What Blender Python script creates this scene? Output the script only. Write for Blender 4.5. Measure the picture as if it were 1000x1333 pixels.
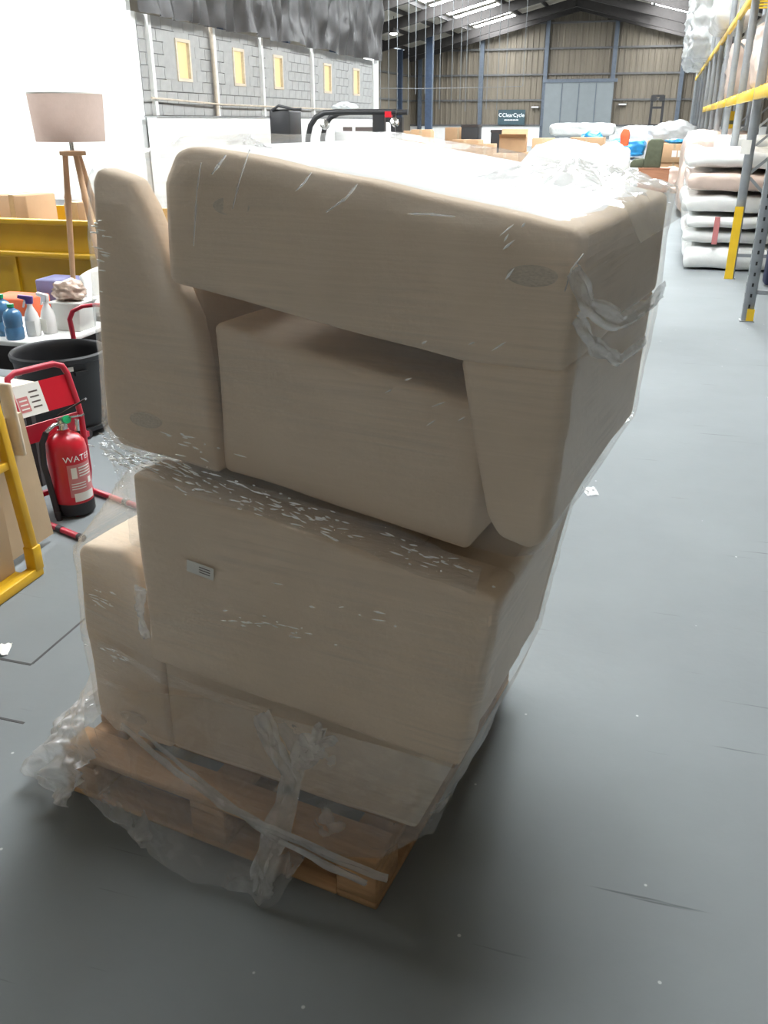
import bpy, bmesh, math, random
from mathutils import Vector, Matrix, noise
from mathutils.bvhtree import BVHTree

for o in list(bpy.data.objects): bpy.data.objects.remove(o, do_unlink=True)
scene = bpy.context.scene
C = scene.collection
R = math.radians
random.seed(7)

# ------------------------------------------------------------------ camera
cam_data = bpy.data.cameras.new('camera')
cam_data.sensor_fit = 'VERTICAL'; cam_data.sensor_height = 24.0
cam_data.lens = 24.0 * 1130.0 / 1333.0
cam_data.clip_start = 0.05; cam_data.clip_end = 300
cam = bpy.data.objects.new('camera', cam_data); C.objects.link(cam)
cam.location = (0, 0, 1.6)
cam.rotation_euler = (R(90 - 24.2488), 0, R(16.5378))
scene.camera = cam

# ------------------------------------------------------------------ world, exposure
world = bpy.data.worlds.new('sky'); scene.world = world
world.use_nodes = True
bgn = world.node_tree.nodes['Background']
bgn.inputs[0].default_value = (0.80, 0.90, 1.0, 1); bgn.inputs[1].default_value = 1.0
vs = scene.view_settings
vs.view_transform = 'Standard'; vs.look = 'None'; vs.gamma = 1.0; vs.use_curve_mapping = False
vs.exposure = 0.2
SKYLIGHT = 25.0          # daylight through the translucent roof sheets

# ------------------------------------------------------------------ materials
def _nt(name):
    m = bpy.data.materials.new(name); m.use_nodes = True
    nt = m.node_tree
    return m, nt, nt.nodes['Principled BSDF']
def N(nt, t, **kw):
    n = nt.nodes.new(t)
    for k, v in kw.items():
        if hasattr(n, k) and k not in n.inputs: setattr(n, k, v)
        else: n.inputs[k].default_value = v
    return n
def mat(name, col, rough=0.6, metal=0.0, var=0.12, scale=6.0, stretch=(1,1,1), bump=0.0, bscale=None, col2=None, spec=0.5, rand=0.0, trans=0.0):
    m, nt, p = _nt(name); L = nt.links.new
    tc = N(nt, 'ShaderNodeTexCoord'); mp = N(nt, 'ShaderNodeMapping'); mp.inputs['Scale'].default_value = stretch
    L(tc.outputs['Object'], mp.inputs[0])
    nz = N(nt, 'ShaderNodeTexNoise'); nz.inputs['Scale'].default_value = scale; nz.inputs['Detail'].default_value = 5
    L(mp.outputs[0], nz.inputs[0])
    cr = N(nt, 'ShaderNodeValToRGB')
    c2 = col2 or tuple(max(0, c*(1-2*var)) for c in col)
    cr.color_ramp.elements[0].position = 0.32; cr.color_ramp.elements[1].position = 0.68
    cr.color_ramp.elements[0].color = (*c2, 1); cr.color_ramp.elements[1].color = (*col, 1)
    L(nz.outputs['Fac'], cr.inputs[0])
    out = cr.outputs[0]
    if rand:
        oi = N(nt, 'ShaderNodeObjectInfo'); hs = N(nt, 'ShaderNodeHueSaturation')
        mr = N(nt, 'ShaderNodeMapRange'); mr.inputs['To Min'].default_value = 1-rand; mr.inputs['To Max'].default_value = 1+rand
        L(oi.outputs['Random'], mr.inputs[0]); L(mr.outputs[0], hs.inputs['Value']); L(out, hs.inputs['Color']); out = hs.outputs[0]
    L(out, p.inputs['Base Color'])
    p.inputs['Roughness'].default_value = rough; p.inputs['Metallic'].default_value = metal
    p.inputs['Specular IOR Level'].default_value = spec
    if trans: p.inputs['Transmission Weight'].default_value = trans
    if bump:
        b = N(nt, 'ShaderNodeBump'); b.inputs['Strength'].default_value = bump; b.inputs['Distance'].default_value = 0.02
        nb = N(nt, 'ShaderNodeTexNoise'); nb.inputs['Scale'].default_value = bscale or scale*4; nb.inputs['Detail'].default_value = 6
        L(mp.outputs[0], nb.inputs[0]); L(nb.outputs['Fac'], b.inputs['Height']); L(b.outputs[0], p.inputs['Normal'])
    return m
def emis(name, col, s):
    m, nt, p = _nt(name)
    p.inputs['Base Color'].default_value = (*col, 1); p.inputs['Emission Color'].default_value = (*col, 1); p.inputs['Emission Strength'].default_value = s
    return m
def film_mat(name, milk=0.08, patch=0.22, gloss=1.0, stretch=(2, 2, 60), bstr=0.35, rough=0.12):
    m = bpy.data.materials.new(name); m.use_nodes = True; nt = m.node_tree; nt.nodes.clear(); L = nt.links.new
    out = N(nt, 'ShaderNodeOutputMaterial')
    tc = N(nt, 'ShaderNodeTexCoord'); mp = N(nt, 'ShaderNodeMapping'); mp.inputs['Scale'].default_value = stretch
    L(tc.outputs['Object'], mp.inputs[0])
    st = N(nt, 'ShaderNodeTexNoise'); st.inputs['Scale'].default_value = 1.6; st.inputs['Detail'].default_value = 4; st.inputs['Distortion'].default_value = 0.4
    L(mp.outputs[0], st.inputs[0])
    pa = N(nt, 'ShaderNodeTexNoise'); pa.inputs['Scale'].default_value = 4.5; pa.inputs['Detail'].default_value = 4
    L(tc.outputs['Object'], pa.inputs[0])
    pr = N(nt, 'ShaderNodeMapRange'); pr.inputs['From Min'].default_value = 0.42; pr.inputs['From Max'].default_value = 0.75
    L(pa.outputs['Fac'], pr.inputs[0])
    sr = N(nt, 'ShaderNodeMapRange'); sr.inputs['From Min'].default_value = 0.4; sr.inputs['From Max'].default_value = 0.8
    L(st.outputs['Fac'], sr.inputs[0])
    mul = N(nt, 'ShaderNodeMath', operation='MULTIPLY'); L(pr.outputs[0], mul.inputs[0]); L(sr.outputs[0], mul.inputs[1])
    ma = N(nt, 'ShaderNodeMath', operation='MULTIPLY_ADD'); ma.inputs[1].default_value = patch; ma.inputs[2].default_value = milk
    L(mul.outputs[0], ma.inputs[0])
    hs = N(nt, 'ShaderNodeMath', operation='ADD'); L(st.outputs['Fac'], hs.inputs[0]); L(pa.outputs['Fac'], hs.inputs[1])
    bp = N(nt, 'ShaderNodeBump'); bp.inputs['Strength'].default_value = bstr; bp.inputs['Distance'].default_value = 0.012
    L(hs.outputs[0], bp.inputs['Height'])
    tr = N(nt, 'ShaderNodeBsdfTransparent'); tr.inputs[0].default_value = (0.975, 0.975, 0.97, 1)
    df = N(nt, 'ShaderNodeBsdfDiffuse'); df.inputs[0].default_value = (0.86, 0.87, 0.87, 1)
    tl = N(nt, 'ShaderNodeBsdfTranslucent'); tl.inputs[0].default_value = (0.86, 0.87, 0.87, 1)
    m0 = N(nt, 'ShaderNodeMixShader'); m0.inputs[0].default_value = 0.5; L(df.outputs[0], m0.inputs[1]); L(tl.outputs[0], m0.inputs[2])
    m1 = N(nt, 'ShaderNodeMixShader'); L(ma.outputs[0], m1.inputs[0]); L(tr.outputs[0], m1.inputs[1]); L(m0.outputs[0], m1.inputs[2])
    gl = N(nt, 'ShaderNodeBsdfGlossy'); gl.inputs['Roughness'].default_value = rough; gl.inputs[0].default_value = (0.95, 0.95, 0.95, 1)
    L(bp.outputs[0], gl.inputs['Normal'])
    fr = N(nt, 'ShaderNodeFresnel'); fr.inputs[0].default_value = 1.45; L(bp.outputs[0], fr.inputs['Normal'])
    fm = N(nt, 'ShaderNodeMath', operation='MULTIPLY', use_clamp=True); fm.inputs[1].default_value = gloss; L(fr.outputs[0], fm.inputs[0])
    fc = N(nt, 'ShaderNodeMath', operation='MINIMUM'); fc.inputs[1].default_value = 0.18; L(fm.outputs[0], fc.inputs[0])
    m2 = N(nt, 'ShaderNodeMixShader'); L(fc.outputs[0], m2.inputs[0]); L(m1.outputs[0], m2.inputs[1]); L(gl.outputs[0], m2.inputs[2])
    L(m2.outputs[0], out.inputs[0])
    return m
def floor_mat():
    m, nt, p = _nt('painted_concrete'); L = nt.links.new
    tc = N(nt, 'ShaderNodeTexCoord')
    n1 = N(nt, 'ShaderNodeTexNoise'); n1.inputs['Scale'].default_value = 0.8; n1.inputs['Detail'].default_value = 8; n1.inputs['Roughness'].default_value = 0.6
    L(tc.outputs['Object'], n1.inputs[0])
    r1 = N(nt, 'ShaderNodeValToRGB'); r1.color_ramp.elements[0].position = 0.3; r1.color_ramp.elements[1].position = 0.7
    r1.color_ramp.elements[0].color = (0.175, 0.19, 0.195, 1); r1.color_ramp.elements[1].color = (0.215, 0.232, 0.238, 1)
    L(n1.outputs['Fac'], r1.inputs[0])
    # scuffs: long thin scratches
    mp = N(nt, 'ShaderNodeMapping'); mp.inputs['Scale'].default_value = (1.2, 26, 1); mp.inputs['Rotation'].default_value = (0, 0, 0.5)
    L(tc.outputs['Object'], mp.inputs[0])
    n2 = N(nt, 'ShaderNodeTexNoise'); n2.inputs['Scale'].default_value = 1.5; n2.inputs['Detail'].default_value = 3; L(mp.outputs[0], n2.inputs[0])
    r2 = N(nt, 'ShaderNodeMapRange'); r2.inputs['From Min'].default_value = 0.70; r2.inputs['From Max'].default_value = 0.76; L(n2.outputs['Fac'], r2.inputs[0])
    mx = N(nt, 'ShaderNodeMixRGB'); mx.inputs[2].default_value = (0.11, 0.12, 0.125, 1); L(r2.outputs[0], mx.inputs[0]); L(r1.outputs[0], mx.inputs[1])
    # pale specks
    vo = N(nt, 'ShaderNodeTexVoronoi'); vo.inputs['Scale'].default_value = 7; L(tc.outputs['Object'], vo.inputs[0])
    r3 = N(nt, 'ShaderNodeMapRange'); r3.inputs['From Min'].default_value = 0.035; r3.inputs['From Max'].default_value = 0.02; L(vo.outputs['Distance'], r3.inputs[0])
    mx2 = N(nt, 'ShaderNodeMixRGB'); mx2.inputs[2].default_value = (0.45, 0.46, 0.45, 1); L(r3.outputs[0], mx2.inputs[0]); L(mx.outputs[0], mx2.inputs[1])
    L(mx2.outputs[0], p.inputs['Base Color'])
    rr = N(nt, 'ShaderNodeMapRange'); rr.inputs['To Min'].default_value = 0.72; rr.inputs['To Max'].default_value = 0.88; p.inputs['Specular IOR Level'].default_value = 0.18; L(n1.outputs['Fac'], rr.inputs[0]); L(rr.outputs[0], p.inputs['Roughness'])
    bp = N(nt, 'ShaderNodeBump'); bp.inputs['Strength'].default_value = 0.06; bp.inputs['Distance'].default_value = 0.01
    n4 = N(nt, 'ShaderNodeTexNoise'); n4.inputs['Scale'].default_value = 30; L(tc.outputs['Object'], n4.inputs[0]); L(n4.outputs['Fac'], bp.inputs['Height']); L(bp.outputs[0], p.inputs['Normal'])
    return m

M = {}
M['floor'] = floor_mat()
M['joint'] = mat('joint_filler', (0.06, 0.06, 0.06), 0.8)
M['white_wall'] = mat('white_masonry_paint', (0.86, 0.86, 0.84), 0.7, var=0.03, scale=2, bump=0.15, bscale=30)
M['grey_block'] = mat('pale_block_paint', (0.40, 0.40, 0.39), 0.8, var=0.05, scale=8, bump=0.2, bscale=40, rand=0.03)
M['mortar'] = mat('mortar', (0.345, 0.345, 0.34), 0.9)
M['clad'] = mat('tan_cladding', (0.16, 0.135, 0.10), 0.6, var=0.10, scale=0.5, stretch=(4, 4, 0.5))
M['clad_dark'] = mat('cladding_rail', (0.10, 0.10, 0.10), 0.6)
M['bluesteel'] = mat('blue_steel', (0.045, 0.07, 0.12), 0.5)
M['postgrey'] = mat('grey_blue_steel', (0.09, 0.11, 0.14), 0.5)
M['roofsteel'] = mat('roof_steel', (0.035, 0.03, 0.028), 0.7)
M['roofsheet'] = mat('roof_sheet', (0.50, 0.45, 0.38), 0.8, var=0.08, scale=1)
M['skylight'] = emis('daylight_sheet', (0.94, 0.98, 1.0), SKYLIGHT)
M['greydoor'] = mat('grey_door_paint', (0.16, 0.18, 0.188), 0.5, var=0.04, scale=2)
M['signdark'] = mat('dark_teal_sign', (0.035, 0.07, 0.085), 0.4)
M['signwhite'] = mat('white_print', (0.85, 0.88, 0.88), 0.5, var=0.02)
M['winlit'] = emis('lit_window', (1.0, 0.80, 0.38), 0.85)
M['winlit'].node_tree.nodes['Principled BSDF'].inputs['Base Color'].default_value = (0.10, 0.09, 0.06, 1)
M['tarp'] = mat('dark_tarpaulin', (0.062, 0.058, 0.058), 0.4, var=0.2, scale=3, bump=0.3, bscale=9)
M['fabric'] = mat('cream_fabric_cover', (0.75, 0.61, 0.465), 0.85, var=0.035, scale=5, bump=0.12, bscale=60)
M['pad'] = mat('grey_felt', (0.66, 0.57, 0.46), 0.9)
M['film'] = film_mat('stretch_film', milk=0.075, patch=0.28)
M['film_glint'] = film_mat('pleated_film', milk=0.03, patch=0.10, gloss=3.0, stretch=(8, 8, 90), bstr=1.0, rough=0.08)
M['film_loose'] = film_mat('loose_stretch_film', milk=0.19, patch=0.42, gloss=1.3, stretch=(9, 9, 9), bstr=0.7, rough=0.15)
M['film_rope'] = film_mat('gathered_film', milk=0.36, patch=0.40, gloss=1.6, stretch=(14, 14, 14), bstr=0.8, rough=0.15)
M['pallet'] = mat('pallet_pine', (0.46, 0.27, 0.135), 0.75, var=0.14, scale=4, stretch=(1, 12, 12), bump=0.2, bscale=8, rand=0.10)
M['red'] = mat('red_enamel', (0.56, 0.015, 0.03), 0.28, var=0.05)
M['redmatte'] = mat('red_tube_paint', (0.48, 0.02, 0.045), 0.38, var=0.06)
M['black'] = mat('black_plastic', (0.018, 0.018, 0.02), 0.45, var=0.05)
M['rubber'] = mat('black_rubber', (0.03, 0.025, 0.028), 0.6)
M['chrome'] = mat('brushed_metal', (0.6, 0.6, 0.58), 0.25, metal=1.0, var=0.05)
M['green'] = mat('green_plastic', (0.02, 0.42, 0.16), 0.35)
M['paper'] = mat('white_paper', (0.80, 0.79, 0.74), 0.6, var=0.03)
M['labelpink'] = mat('faded_label_print', (0.62, 0.22, 0.22), 0.5)
M['labeldark'] = mat('dark_print', (0.12, 0.09, 0.08), 0.6)
M['ply'] = mat('plywood', (0.56, 0.42, 0.27), 0.7, var=0.08, scale=3, stretch=(8, 1, 1), bump=0.1)
M['palewood'] = mat('planed_pale_wood', (0.70, 0.60, 0.46), 0.6, var=0.07, scale=3, stretch=(6, 1, 6))
M['lampwood'] = mat('beech', (0.60, 0.36, 0.20), 0.5, var=0.1, scale=4, stretch=(6, 6, 1))
def shade_mat():
    m = mat('linen_shade', (0.50, 0.40, 0.345), 0.9, var=0.05, scale=20, bump=0.1, bscale=80); nt = m.node_tree; L = nt.links.new
    tl = N(nt, 'ShaderNodeBsdfTranslucent'); tl.inputs[0].default_value = (0.52, 0.41, 0.355, 1); mx = N(nt, 'ShaderNodeMixShader'); mx.inputs[0].default_value = 0.45
    L(nt.nodes['Principled BSDF'].outputs[0], mx.inputs[1]); L(tl.outputs[0], mx.inputs[2]); L(mx.outputs[0], nt.nodes['Material Output'].inputs[0])
    return m
M['shade'] = shade_mat()
M['yellow'] = mat('yellow_paint', (0.72, 0.42, 0.012), 0.42, var=0.10, scale=5)
M['rackyellow'] = mat('rack_beam_yellow', (0.78, 0.50, 0.02), 0.4, var=0.06)
M['skipyellow'] = mat('skip_yellow', (0.62, 0.36, 0.008), 0.45, var=0.12, scale=2)
M['rackgrey'] = mat('galvanised_upright', (0.36, 0.38, 0.40), 0.45, metal=0.4, var=0.08, scale=10)
M['mattress'] = mat('wrapped_white_mattress', (0.80, 0.81, 0.79), 0.25, var=0.05, scale=3, bump=0.6, bscale=9)
M['pinkwrap'] = mat('wrapped_pink_beige_bundle', (0.70, 0.55, 0.47), 0.28, var=0.08, scale=4, bump=0.6, bscale=10)
M['clearwrap'] = mat('crumpled_clear_wrap', (0.78, 0.80, 0.80), 0.15, var=0.12, scale=6, bump=1.0, bscale=12)
def milky(m, k, col):
    nt = m.node_tree; L = nt.links.new
    tl = N(nt, 'ShaderNodeBsdfTranslucent'); tl.inputs[0].default_value = (*col, 1); mx = N(nt, 'ShaderNodeMixShader'); mx.inputs[0].default_value = k
    L(nt.nodes['Principled BSDF'].outputs[0], mx.inputs[1]); L(tl.outputs[0], mx.inputs[2]); L(mx.outputs[0], nt.nodes['Material Output'].inputs[0]); return m
milky(M['clearwrap'], 0.45, (0.85, 0.86, 0.86))
M['milkwrap'] = milky(mat('milky_white_wrap', (0.90, 0.90, 0.89), 0.3, var=0.02, scale=4, bump=0.4, bscale=9), 0.5, (0.92, 0.92, 0.91))
M['glint_metal'] = mat('bright_glint_metal', (0.97, 0.97, 0.95), 0.34, metal=0.9, var=0.01)  # near-mirror white for the built-in glints on the film
M['top_sheet'] = mat('white_top_sheet', (0.90, 0.90, 0.89), 0.8, var=0.02)  # white that puts the strong top light into the colour
M['bluewrap'] = mat('blue_plastic_wrap', (0.03, 0.32, 0.72), 0.3, var=0.15, bump=0.6, bscale=12)
M['carton'] = mat('cardboard', (0.50, 0.32, 0.18), 0.8, var=0.06, scale=4, rand=0.15)
M['tape'] = mat('packing_tape', (0.62, 0.47, 0.30), 0.3)
M['laminate'] = mat('brown_laminate', (0.44, 0.20, 0.11), 0.4, var=0.1, scale=3, stretch=(1, 1, 8))
M['greenfab'] = mat('olive_upholstery', (0.10, 0.11, 0.07), 0.9, var=0.1, scale=10)
M['orange'] = mat('orange_fabric', (0.85, 0.16, 0.06), 0.7)
M['navy'] = mat('navy_fabric', (0.015, 0.022, 0.06), 0.8)
M['whiteplastic'] = mat('white_plastic', (0.80, 0.80, 0.78), 0.3, var=0.02)
M['bluewater'] = mat('blue_bottle', (0.10, 0.26, 0.46), 0.15, var=0.08, trans=0.35)
M['clearplastic'] = mat('translucent_tub', (0.66, 0.66, 0.62), 0.3, var=0.05)
M['purple'] = mat('purple_plastic', (0.13, 0.07, 0.32), 0.4)
M['bagtint'] = film_mat('plastic_bag', milk=0.35, patch=0.3, gloss=1.2, stretch=(20, 20, 20), bstr=0.9)
M['boxblue'] = mat('slate_blue_card', (0.16, 0.16, 0.30), 0.7)
M['darkwood'] = mat('dark_leg', (0.05, 0.04, 0.04), 0.6)
M['bulb'] = emis('lamp_bulb', (1.0, 0.90, 0.76), 36.0)
M['wire'] = mat('galvanised_wire', (0.13, 0.14, 0.145), 0.5)

# ------------------------------------------------------------------ mesh helpers
class MB:
    def __init__(s): s.v = []; s.f = []
    def add(s, verts, faces):
        o = len(s.v); s.v += [tuple(x) for x in verts]; s.f += [tuple(i + o for i in f) for f in faces]; return s
    def box(s, x0, x1, y0, y1, z0, z1):
        return s.add([(x0,y0,z0),(x1,y0,z0),(x1,y1,z0),(x0,y1,z0),(x0,y0,z1),(x1,y0,z1),(x1,y1,z1),(x0,y1,z1)],
                     [(0,3,2,1),(4,5,6,7),(0,1,5,4),(1,2,6,5),(2,3,7,6),(3,0,4,7)])
    def bar(s, p, q, w, h=None, up=(0,0,1)):
        h = h or w; p = Vector(p); q = Vector(q); d = (q - p).normalized(); up = Vector(up)
        if abs(d.dot(up)) > 0.98: up = Vector((1,0,0))
        a = d.cross(up).normalized() * (w/2); b = a.cross(d).normalized() * (h/2)
        v = [p-a-b, p+a-b, p+a+b, p-a+b, q-a-b, q+a-b, q+a+b, q-a+b]
        return s.add(v, [(0,3,2,1),(4,5,6,7),(0,1,5,4),(1,2,6,5),(2,3,7,6),(3,0,4,7)])
    def tube(s, pts, r, n=10, caps=True):
        pts = [Vector(p) for p in pts]; m = len(pts)
        rs = r if isinstance(r, (list, tuple)) else [r]*m
        t0 = (pts[1]-pts[0]).normalized(); ref = Vector((0,0,1)) if abs(t0.z) < 0.9 else Vector((1,0,0))
        a = t0.cross(ref).normalized(); vs_ = []
        for i in range(m):
            t = (pts[min(i+1,m-1)] - pts[max(i-1,0)]).normalized()
            a = (a - t*a.dot(t)).normalized(); b = t.cross(a)
            for k in range(n):
                g = 2*math.pi*k/n; vs_.append(pts[i] + (a*math.cos(g) + b*math.sin(g))*rs[i])
        fs = [(i*n+k, i*n+(k+1)%n, (i+1)*n+(k+1)%n, (i+1)*n+k) for i in range(m-1) for k in range(n)]
        if caps: fs += [tuple(range(n-1,-1,-1)), tuple((m-1)*n+k for k in range(n))]
        return s.add(vs_, fs)
    def lathe(s, prof, n=32, c=(0,0,0), caps=True):
        m = len(prof); vs_ = [(c[0]+r*math.cos(2*math.pi*k/n), c[1]+r*math.sin(2*math.pi*k/n), c[2]+z) for r, z in prof for k in range(n)]
        fs = [(i*n+k, i*n+(k+1)%n, (i+1)*n+(k+1)%n, (i+1)*n+k) for i in range(m-1) for k in range(n)]
        if caps: fs += [tuple(range(n-1,-1,-1)), tuple((m-1)*n+k for k in range(n))]
        return s.add(vs_, fs)
    def prism(s, prof, y0, y1):           # profile in x,z extruded along y
        n = len(prof); v = [(x,y0,z) for x,z in prof] + [(x,y1,z) for x,z in prof]
        return s.add(v, [tuple(range(n)), tuple(range(2*n-1, n-1, -1))] + [(i, n+i, n+(i+1)%n, (i+1)%n) for i in range(n)])
    def mesh(s, name, m, bevel=0, seg=2, smooth=None, sub=0, jitter=0, jscale=4.0, origin=None):
        bm = bmesh.new()
        vs_ = [bm.verts.new(v) for v in s.v]
        for f in s.f:
            try: bm.faces.new([vs_[i] for i in f])
            except ValueError: pass
        bmesh.ops.recalc_face_normals(bm, faces=bm.faces)
        if bevel: bmesh.ops.bevel(bm, geom=list(bm.edges), offset=bevel, segments=seg, profile=0.5, affect='EDGES', clamp_overlap=True)
        if sub:
            bmesh.ops.triangulate(bm, faces=[f for f in bm.faces if len(f.verts) > 4])
            for _ in range(sub):
                le = [e for e in bm.edges if e.calc_length() > 0.05*(1 if sub < 9 else 1)]
                bmesh.ops.subdivide_edges(bm, edges=le, cuts=1, use_grid_fill=True)
        if jitter:
            bm.normal_update()
            sd = random.uniform(0, 100)
            mv = [(v, v.normal.copy()*noise.noise(v.co*jscale + Vector((sd, sd, sd)))*jitter) for v in bm.verts]
            for v, d in mv: v.co += d
        me = bpy.data.meshes.new(name); bm.to_mesh(me); bm.free()
        me.materials.append(m)
        if smooth is None: smooth = bool(bevel)
        if smooth:
            for p in me.polygons: p.use_smooth = True
            me.set_sharp_from_angle(angle=R(50 if not isinstance(smooth, (int, float)) or smooth is True else smooth))
        return me
    def build(s, name, m, parent=None, loc=(0,0,0), rot=(0,0,0), **kw):
        return link(name, s.mesh(name, m, **kw), parent, loc, rot)
def link(name, me, parent=None, loc=(0,0,0), rot=(0,0,0)):
    o = bpy.data.objects.new(name, me); C.objects.link(o); o.parent = parent; o.location = loc; o.rotation_euler = rot; return o
def tag(o, label, cat, group=None):
    o['label'] = label; o['category'] = cat
    if group: o['group'] = group
    return o
def thing(name, label, cat, loc=(0,0,0), rz=0, group=None, rot=None):
    o = bpy.data.objects.new(name, None); C.objects.link(o); o.location = loc; o.rotation_euler = rot or (0,0,rz); o.empty_display_size = 0.1
    return tag(o, label, cat, group)
def struct(o): o['kind'] = 'structure'; return o
def dup(root, loc=None, rot=None, label=None, group=None):
    r = root.copy(); C.objects.link(r)
    if loc: r.location = loc
    if rot: r.rotation_euler = rot
    if label: r['label'] = label
    if group: r['group'] = group
    for ch in list(root.children):
        c = ch.copy(); C.objects.link(c); c.parent = r
        for g in list(ch.children):
            d = g.copy(); C.objects.link(d); d.parent = c
    return r
def grid(nu, nv, fn):
    mb = MB(); mb.v = [tuple(fn(i/(nu-1), j/(nv-1))) for i in range(nu) for j in range(nv)]
    mb.f = [(i*nv+j, (i+1)*nv+j, (i+1)*nv+j+1, i*nv+j+1) for i in range(nu-1) for j in range(nv-1)]
    return mb
def sample(path, t):
    t = max(0, min(1, t))*(len(path)-1); i = min(int(t), len(path)-2); f = t - i; f = f*f*(3-2*f)*0.5 + f*0.5
    return Vector(path[i]).lerp(Vector(path[i+1]), f)
def text_mesh(name, s, size, m, depth=0.0):
    cu = bpy.data.curves.new(name, 'FONT'); cu.body = s; cu.size = size; cu.align_x = 'CENTER'; cu.align_y = 'CENTER'; cu.extrude = depth
    ob = bpy.data.objects.new(name, cu); C.objects.link(ob)
    dg = bpy.context.evaluated_depsgraph_get()
    me = bpy.data.meshes.new_from_object(ob.evaluated_get(dg)); me.name = name
    bpy.data.objects.remove(ob, do_unlink=True); bpy.data.curves.remove(cu)
    me.materials.clear(); me.materials.append(m)
    return me

# ------------------------------------------------------------------ the building
XL, XR, YB, YF = -17.6, 7.5, -9.0, 66.0
RX, RZ, SL = -6.2, 8.7, 0.245          # ridge and slope
def roof_z(x): return RZ - SL*abs(x - RX)
fl = struct(MB().add([(XL,YB,0),(XR,YB,0),(XR,YF,0),(XL,YF,0)], [(0,1,2,3)]).build('floor', M['floor']))
for a in [(-4.5,-1.76,1.925,1.935), (-1.765,-1.757,1.935,2.75), (-2.6,-1.59,1.666,1.674)]:
    MB().box(*a[:4], 0.0, 0.0012).build('expansion_joint', M['joint'], fl)

# far wall
wf = struct(MB().box(XL, XR, YF, YF+0.2, 0, 9.2).build('wall_far', M['clad']))
def clad_bay(x0, x1, z0, zt):           # ribbed sheet, top follows zt(x)
    mb = MB(); x = x0; cols = []
    while x < x1 - 0.01:
        for dx, dy in ((0, 0), (0.22, 0), (0.26, -0.05), (0.34, -0.05)):
            if x + dx <= x1: cols.append((x+dx, dy))
        x += 0.38
    cols.append((x1, 0))
    for cx, dy in cols: mb.v += [(cx, YF-0.02+dy, z0), (cx, YF-0.02+dy, zt(cx))]
    mb.f = [(2*i, 2*i+2, 2*i+3, 2*i+1) for i in range(len(cols)-1)]
    return mb
for x0, x1 in ((XL,-12.55),(-12.55,-8.2),(-8.2,-3.75),(-3.75,0.6),(0.6,XR)):
    clad_bay(x0, x1, 1.3, lambda x: roof_z(x)).build('cladding_sheet', M['clad'], wf)
MB().box(XL, XR, YF-0.06, YF, 0, 1.3).build('dado', M['white_wall'], wf)
for z in (1.32, 2.9, 4.46, 6.0, 7.5):
    hw = (RZ - z)/SL
    MB().box(max(XL, RX-hw), min(XR, RX+hw), YF-0.16, YF-0.06, z-0.05, z+0.06).build('rail', M['clad_dark'], wf)
for x in (-16.9, -12.55, -8.2, -3.75, 0.6, 5.0):
    MB().box(x-0.13, x+0.13, YF-0.32, YF-0.10, 0, roof_z(x)).build('post', M['postgrey'], wf)
d1 = struct(MB().box(-8.1, -3.62, YF-0.55, YF-0.42, 0.02, 3.95).build('door_1', M['greydoor']))
for i in range(1, 4): MB().box(-8.1+i*1.12-0.02, -8.1+i*1.12+0.02, YF-0.58, YF-0.55, 0.05, 3.9).build('door_seam', M['postgrey'], d1)
MB().box(-8.3, -3.4, YF-0.6, YF-0.35, 3.95, 4.15).build('door_track', M['postgrey'], d1)

# left wall, right wall, back wall
wl = struct(MB().box(XL-0.2, XL, YB, YF, 0, roof_z(XL)).build('wall_left', M['clad']))
for i in range(5):
    y = 36 + 6.6*i
    MB().box(XL, XL+0.35, y-0.14, y+0.14, 0, roof_z(XL)).build('column', M['bluesteel'], wl)
for z in (2.9, 4.46): MB().box(XL, XL+0.1, YB, YF, z-0.05, z+0.05).build('rail', M['clad_dark'], wl)
wr = struct(MB().box(XR, XR+0.2, YB, YF, 0, roof_z(XR)+0.2).build('wall_right', M['clad']))
wb = struct(MB().box(XL, XR, YB-0.2, YB, 0, 9).build('wall_back', M['white_wall']))
# free-standing blue columns by the office
for x, y in ((-14.3, 58.0),):
    c = thing('roof_column', 'dark blue steel column standing clear of the tan end wall', 'column', (x, y, 0))
    MB().box(-0.2, 0.2, -0.2, 0.2, 0, roof_z(x)-0.1).build('shaft', M['bluesteel'], c); MB().box(-0.3, 0.3, -0.3, 0.3, 0, 0.03).build('base_plate', M['bluesteel'], c)

# roof: sheets, purlins, rafters, translucent daylight sheets
ce = thing('ceiling', 'x', 'x'); del ce['label']; del ce['category']; struct(ce)
LX = (RX - 6.6, RX - 4.0); RXX = (RX + 4.6, RX + 6.8)      # daylight strips on both slopes
bays = [(YB + 6.0*i, YB + 6.0*(i+1)) for i in range(13) if YB + 6.0*i < YF]
def slab(x0, x1, y0, y1, dz, m, nm, t=0.05):
    z0, z1 = roof_z(x0)+dz, roof_z(x1)+dz
    return MB().add([(x0,y0,z0),(x1,y0,z1),(x1,y1,z1),(x0,y1,z0),(x0,y0,z0+t),(x1,y0,z1+t),(x1,y1,z1+t),(x0,y1,z0+t)],
        [(0,3,2,1),(4,5,6,7),(0,1,5,4),(1,2,6,5),(2,3,7,6),(3,0,4,7)]).build(nm, m, ce)
for y0, y1 in bays:
    y1 = min(y1, YF); lit = y0 > 2.5
    for a, b in ((XL, LX[0]), (LX[1], RX), (RX, RXX[0]), (RXX[1], XR)): slab(a, b, y0, y1, 0.12, M['roofsheet'], 'roof_sheet')
    for a, b in (LX, RXX):
        if lit:
            slab(a, b, y0, y0+0.5, 0.12, M['roofsheet'], 'roof_sheet'); slab(a, b, y1-0.5, y1, 0.12, M['roofsheet'], 'roof_sheet')
            slab(a, b, y0+0.5, y1-0.5, 0.12, M['skylight'], 'daylight_sheet')
        else: slab(a, b, y0, y1, 0.12, M['roofsheet'], 'roof_sheet')
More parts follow.
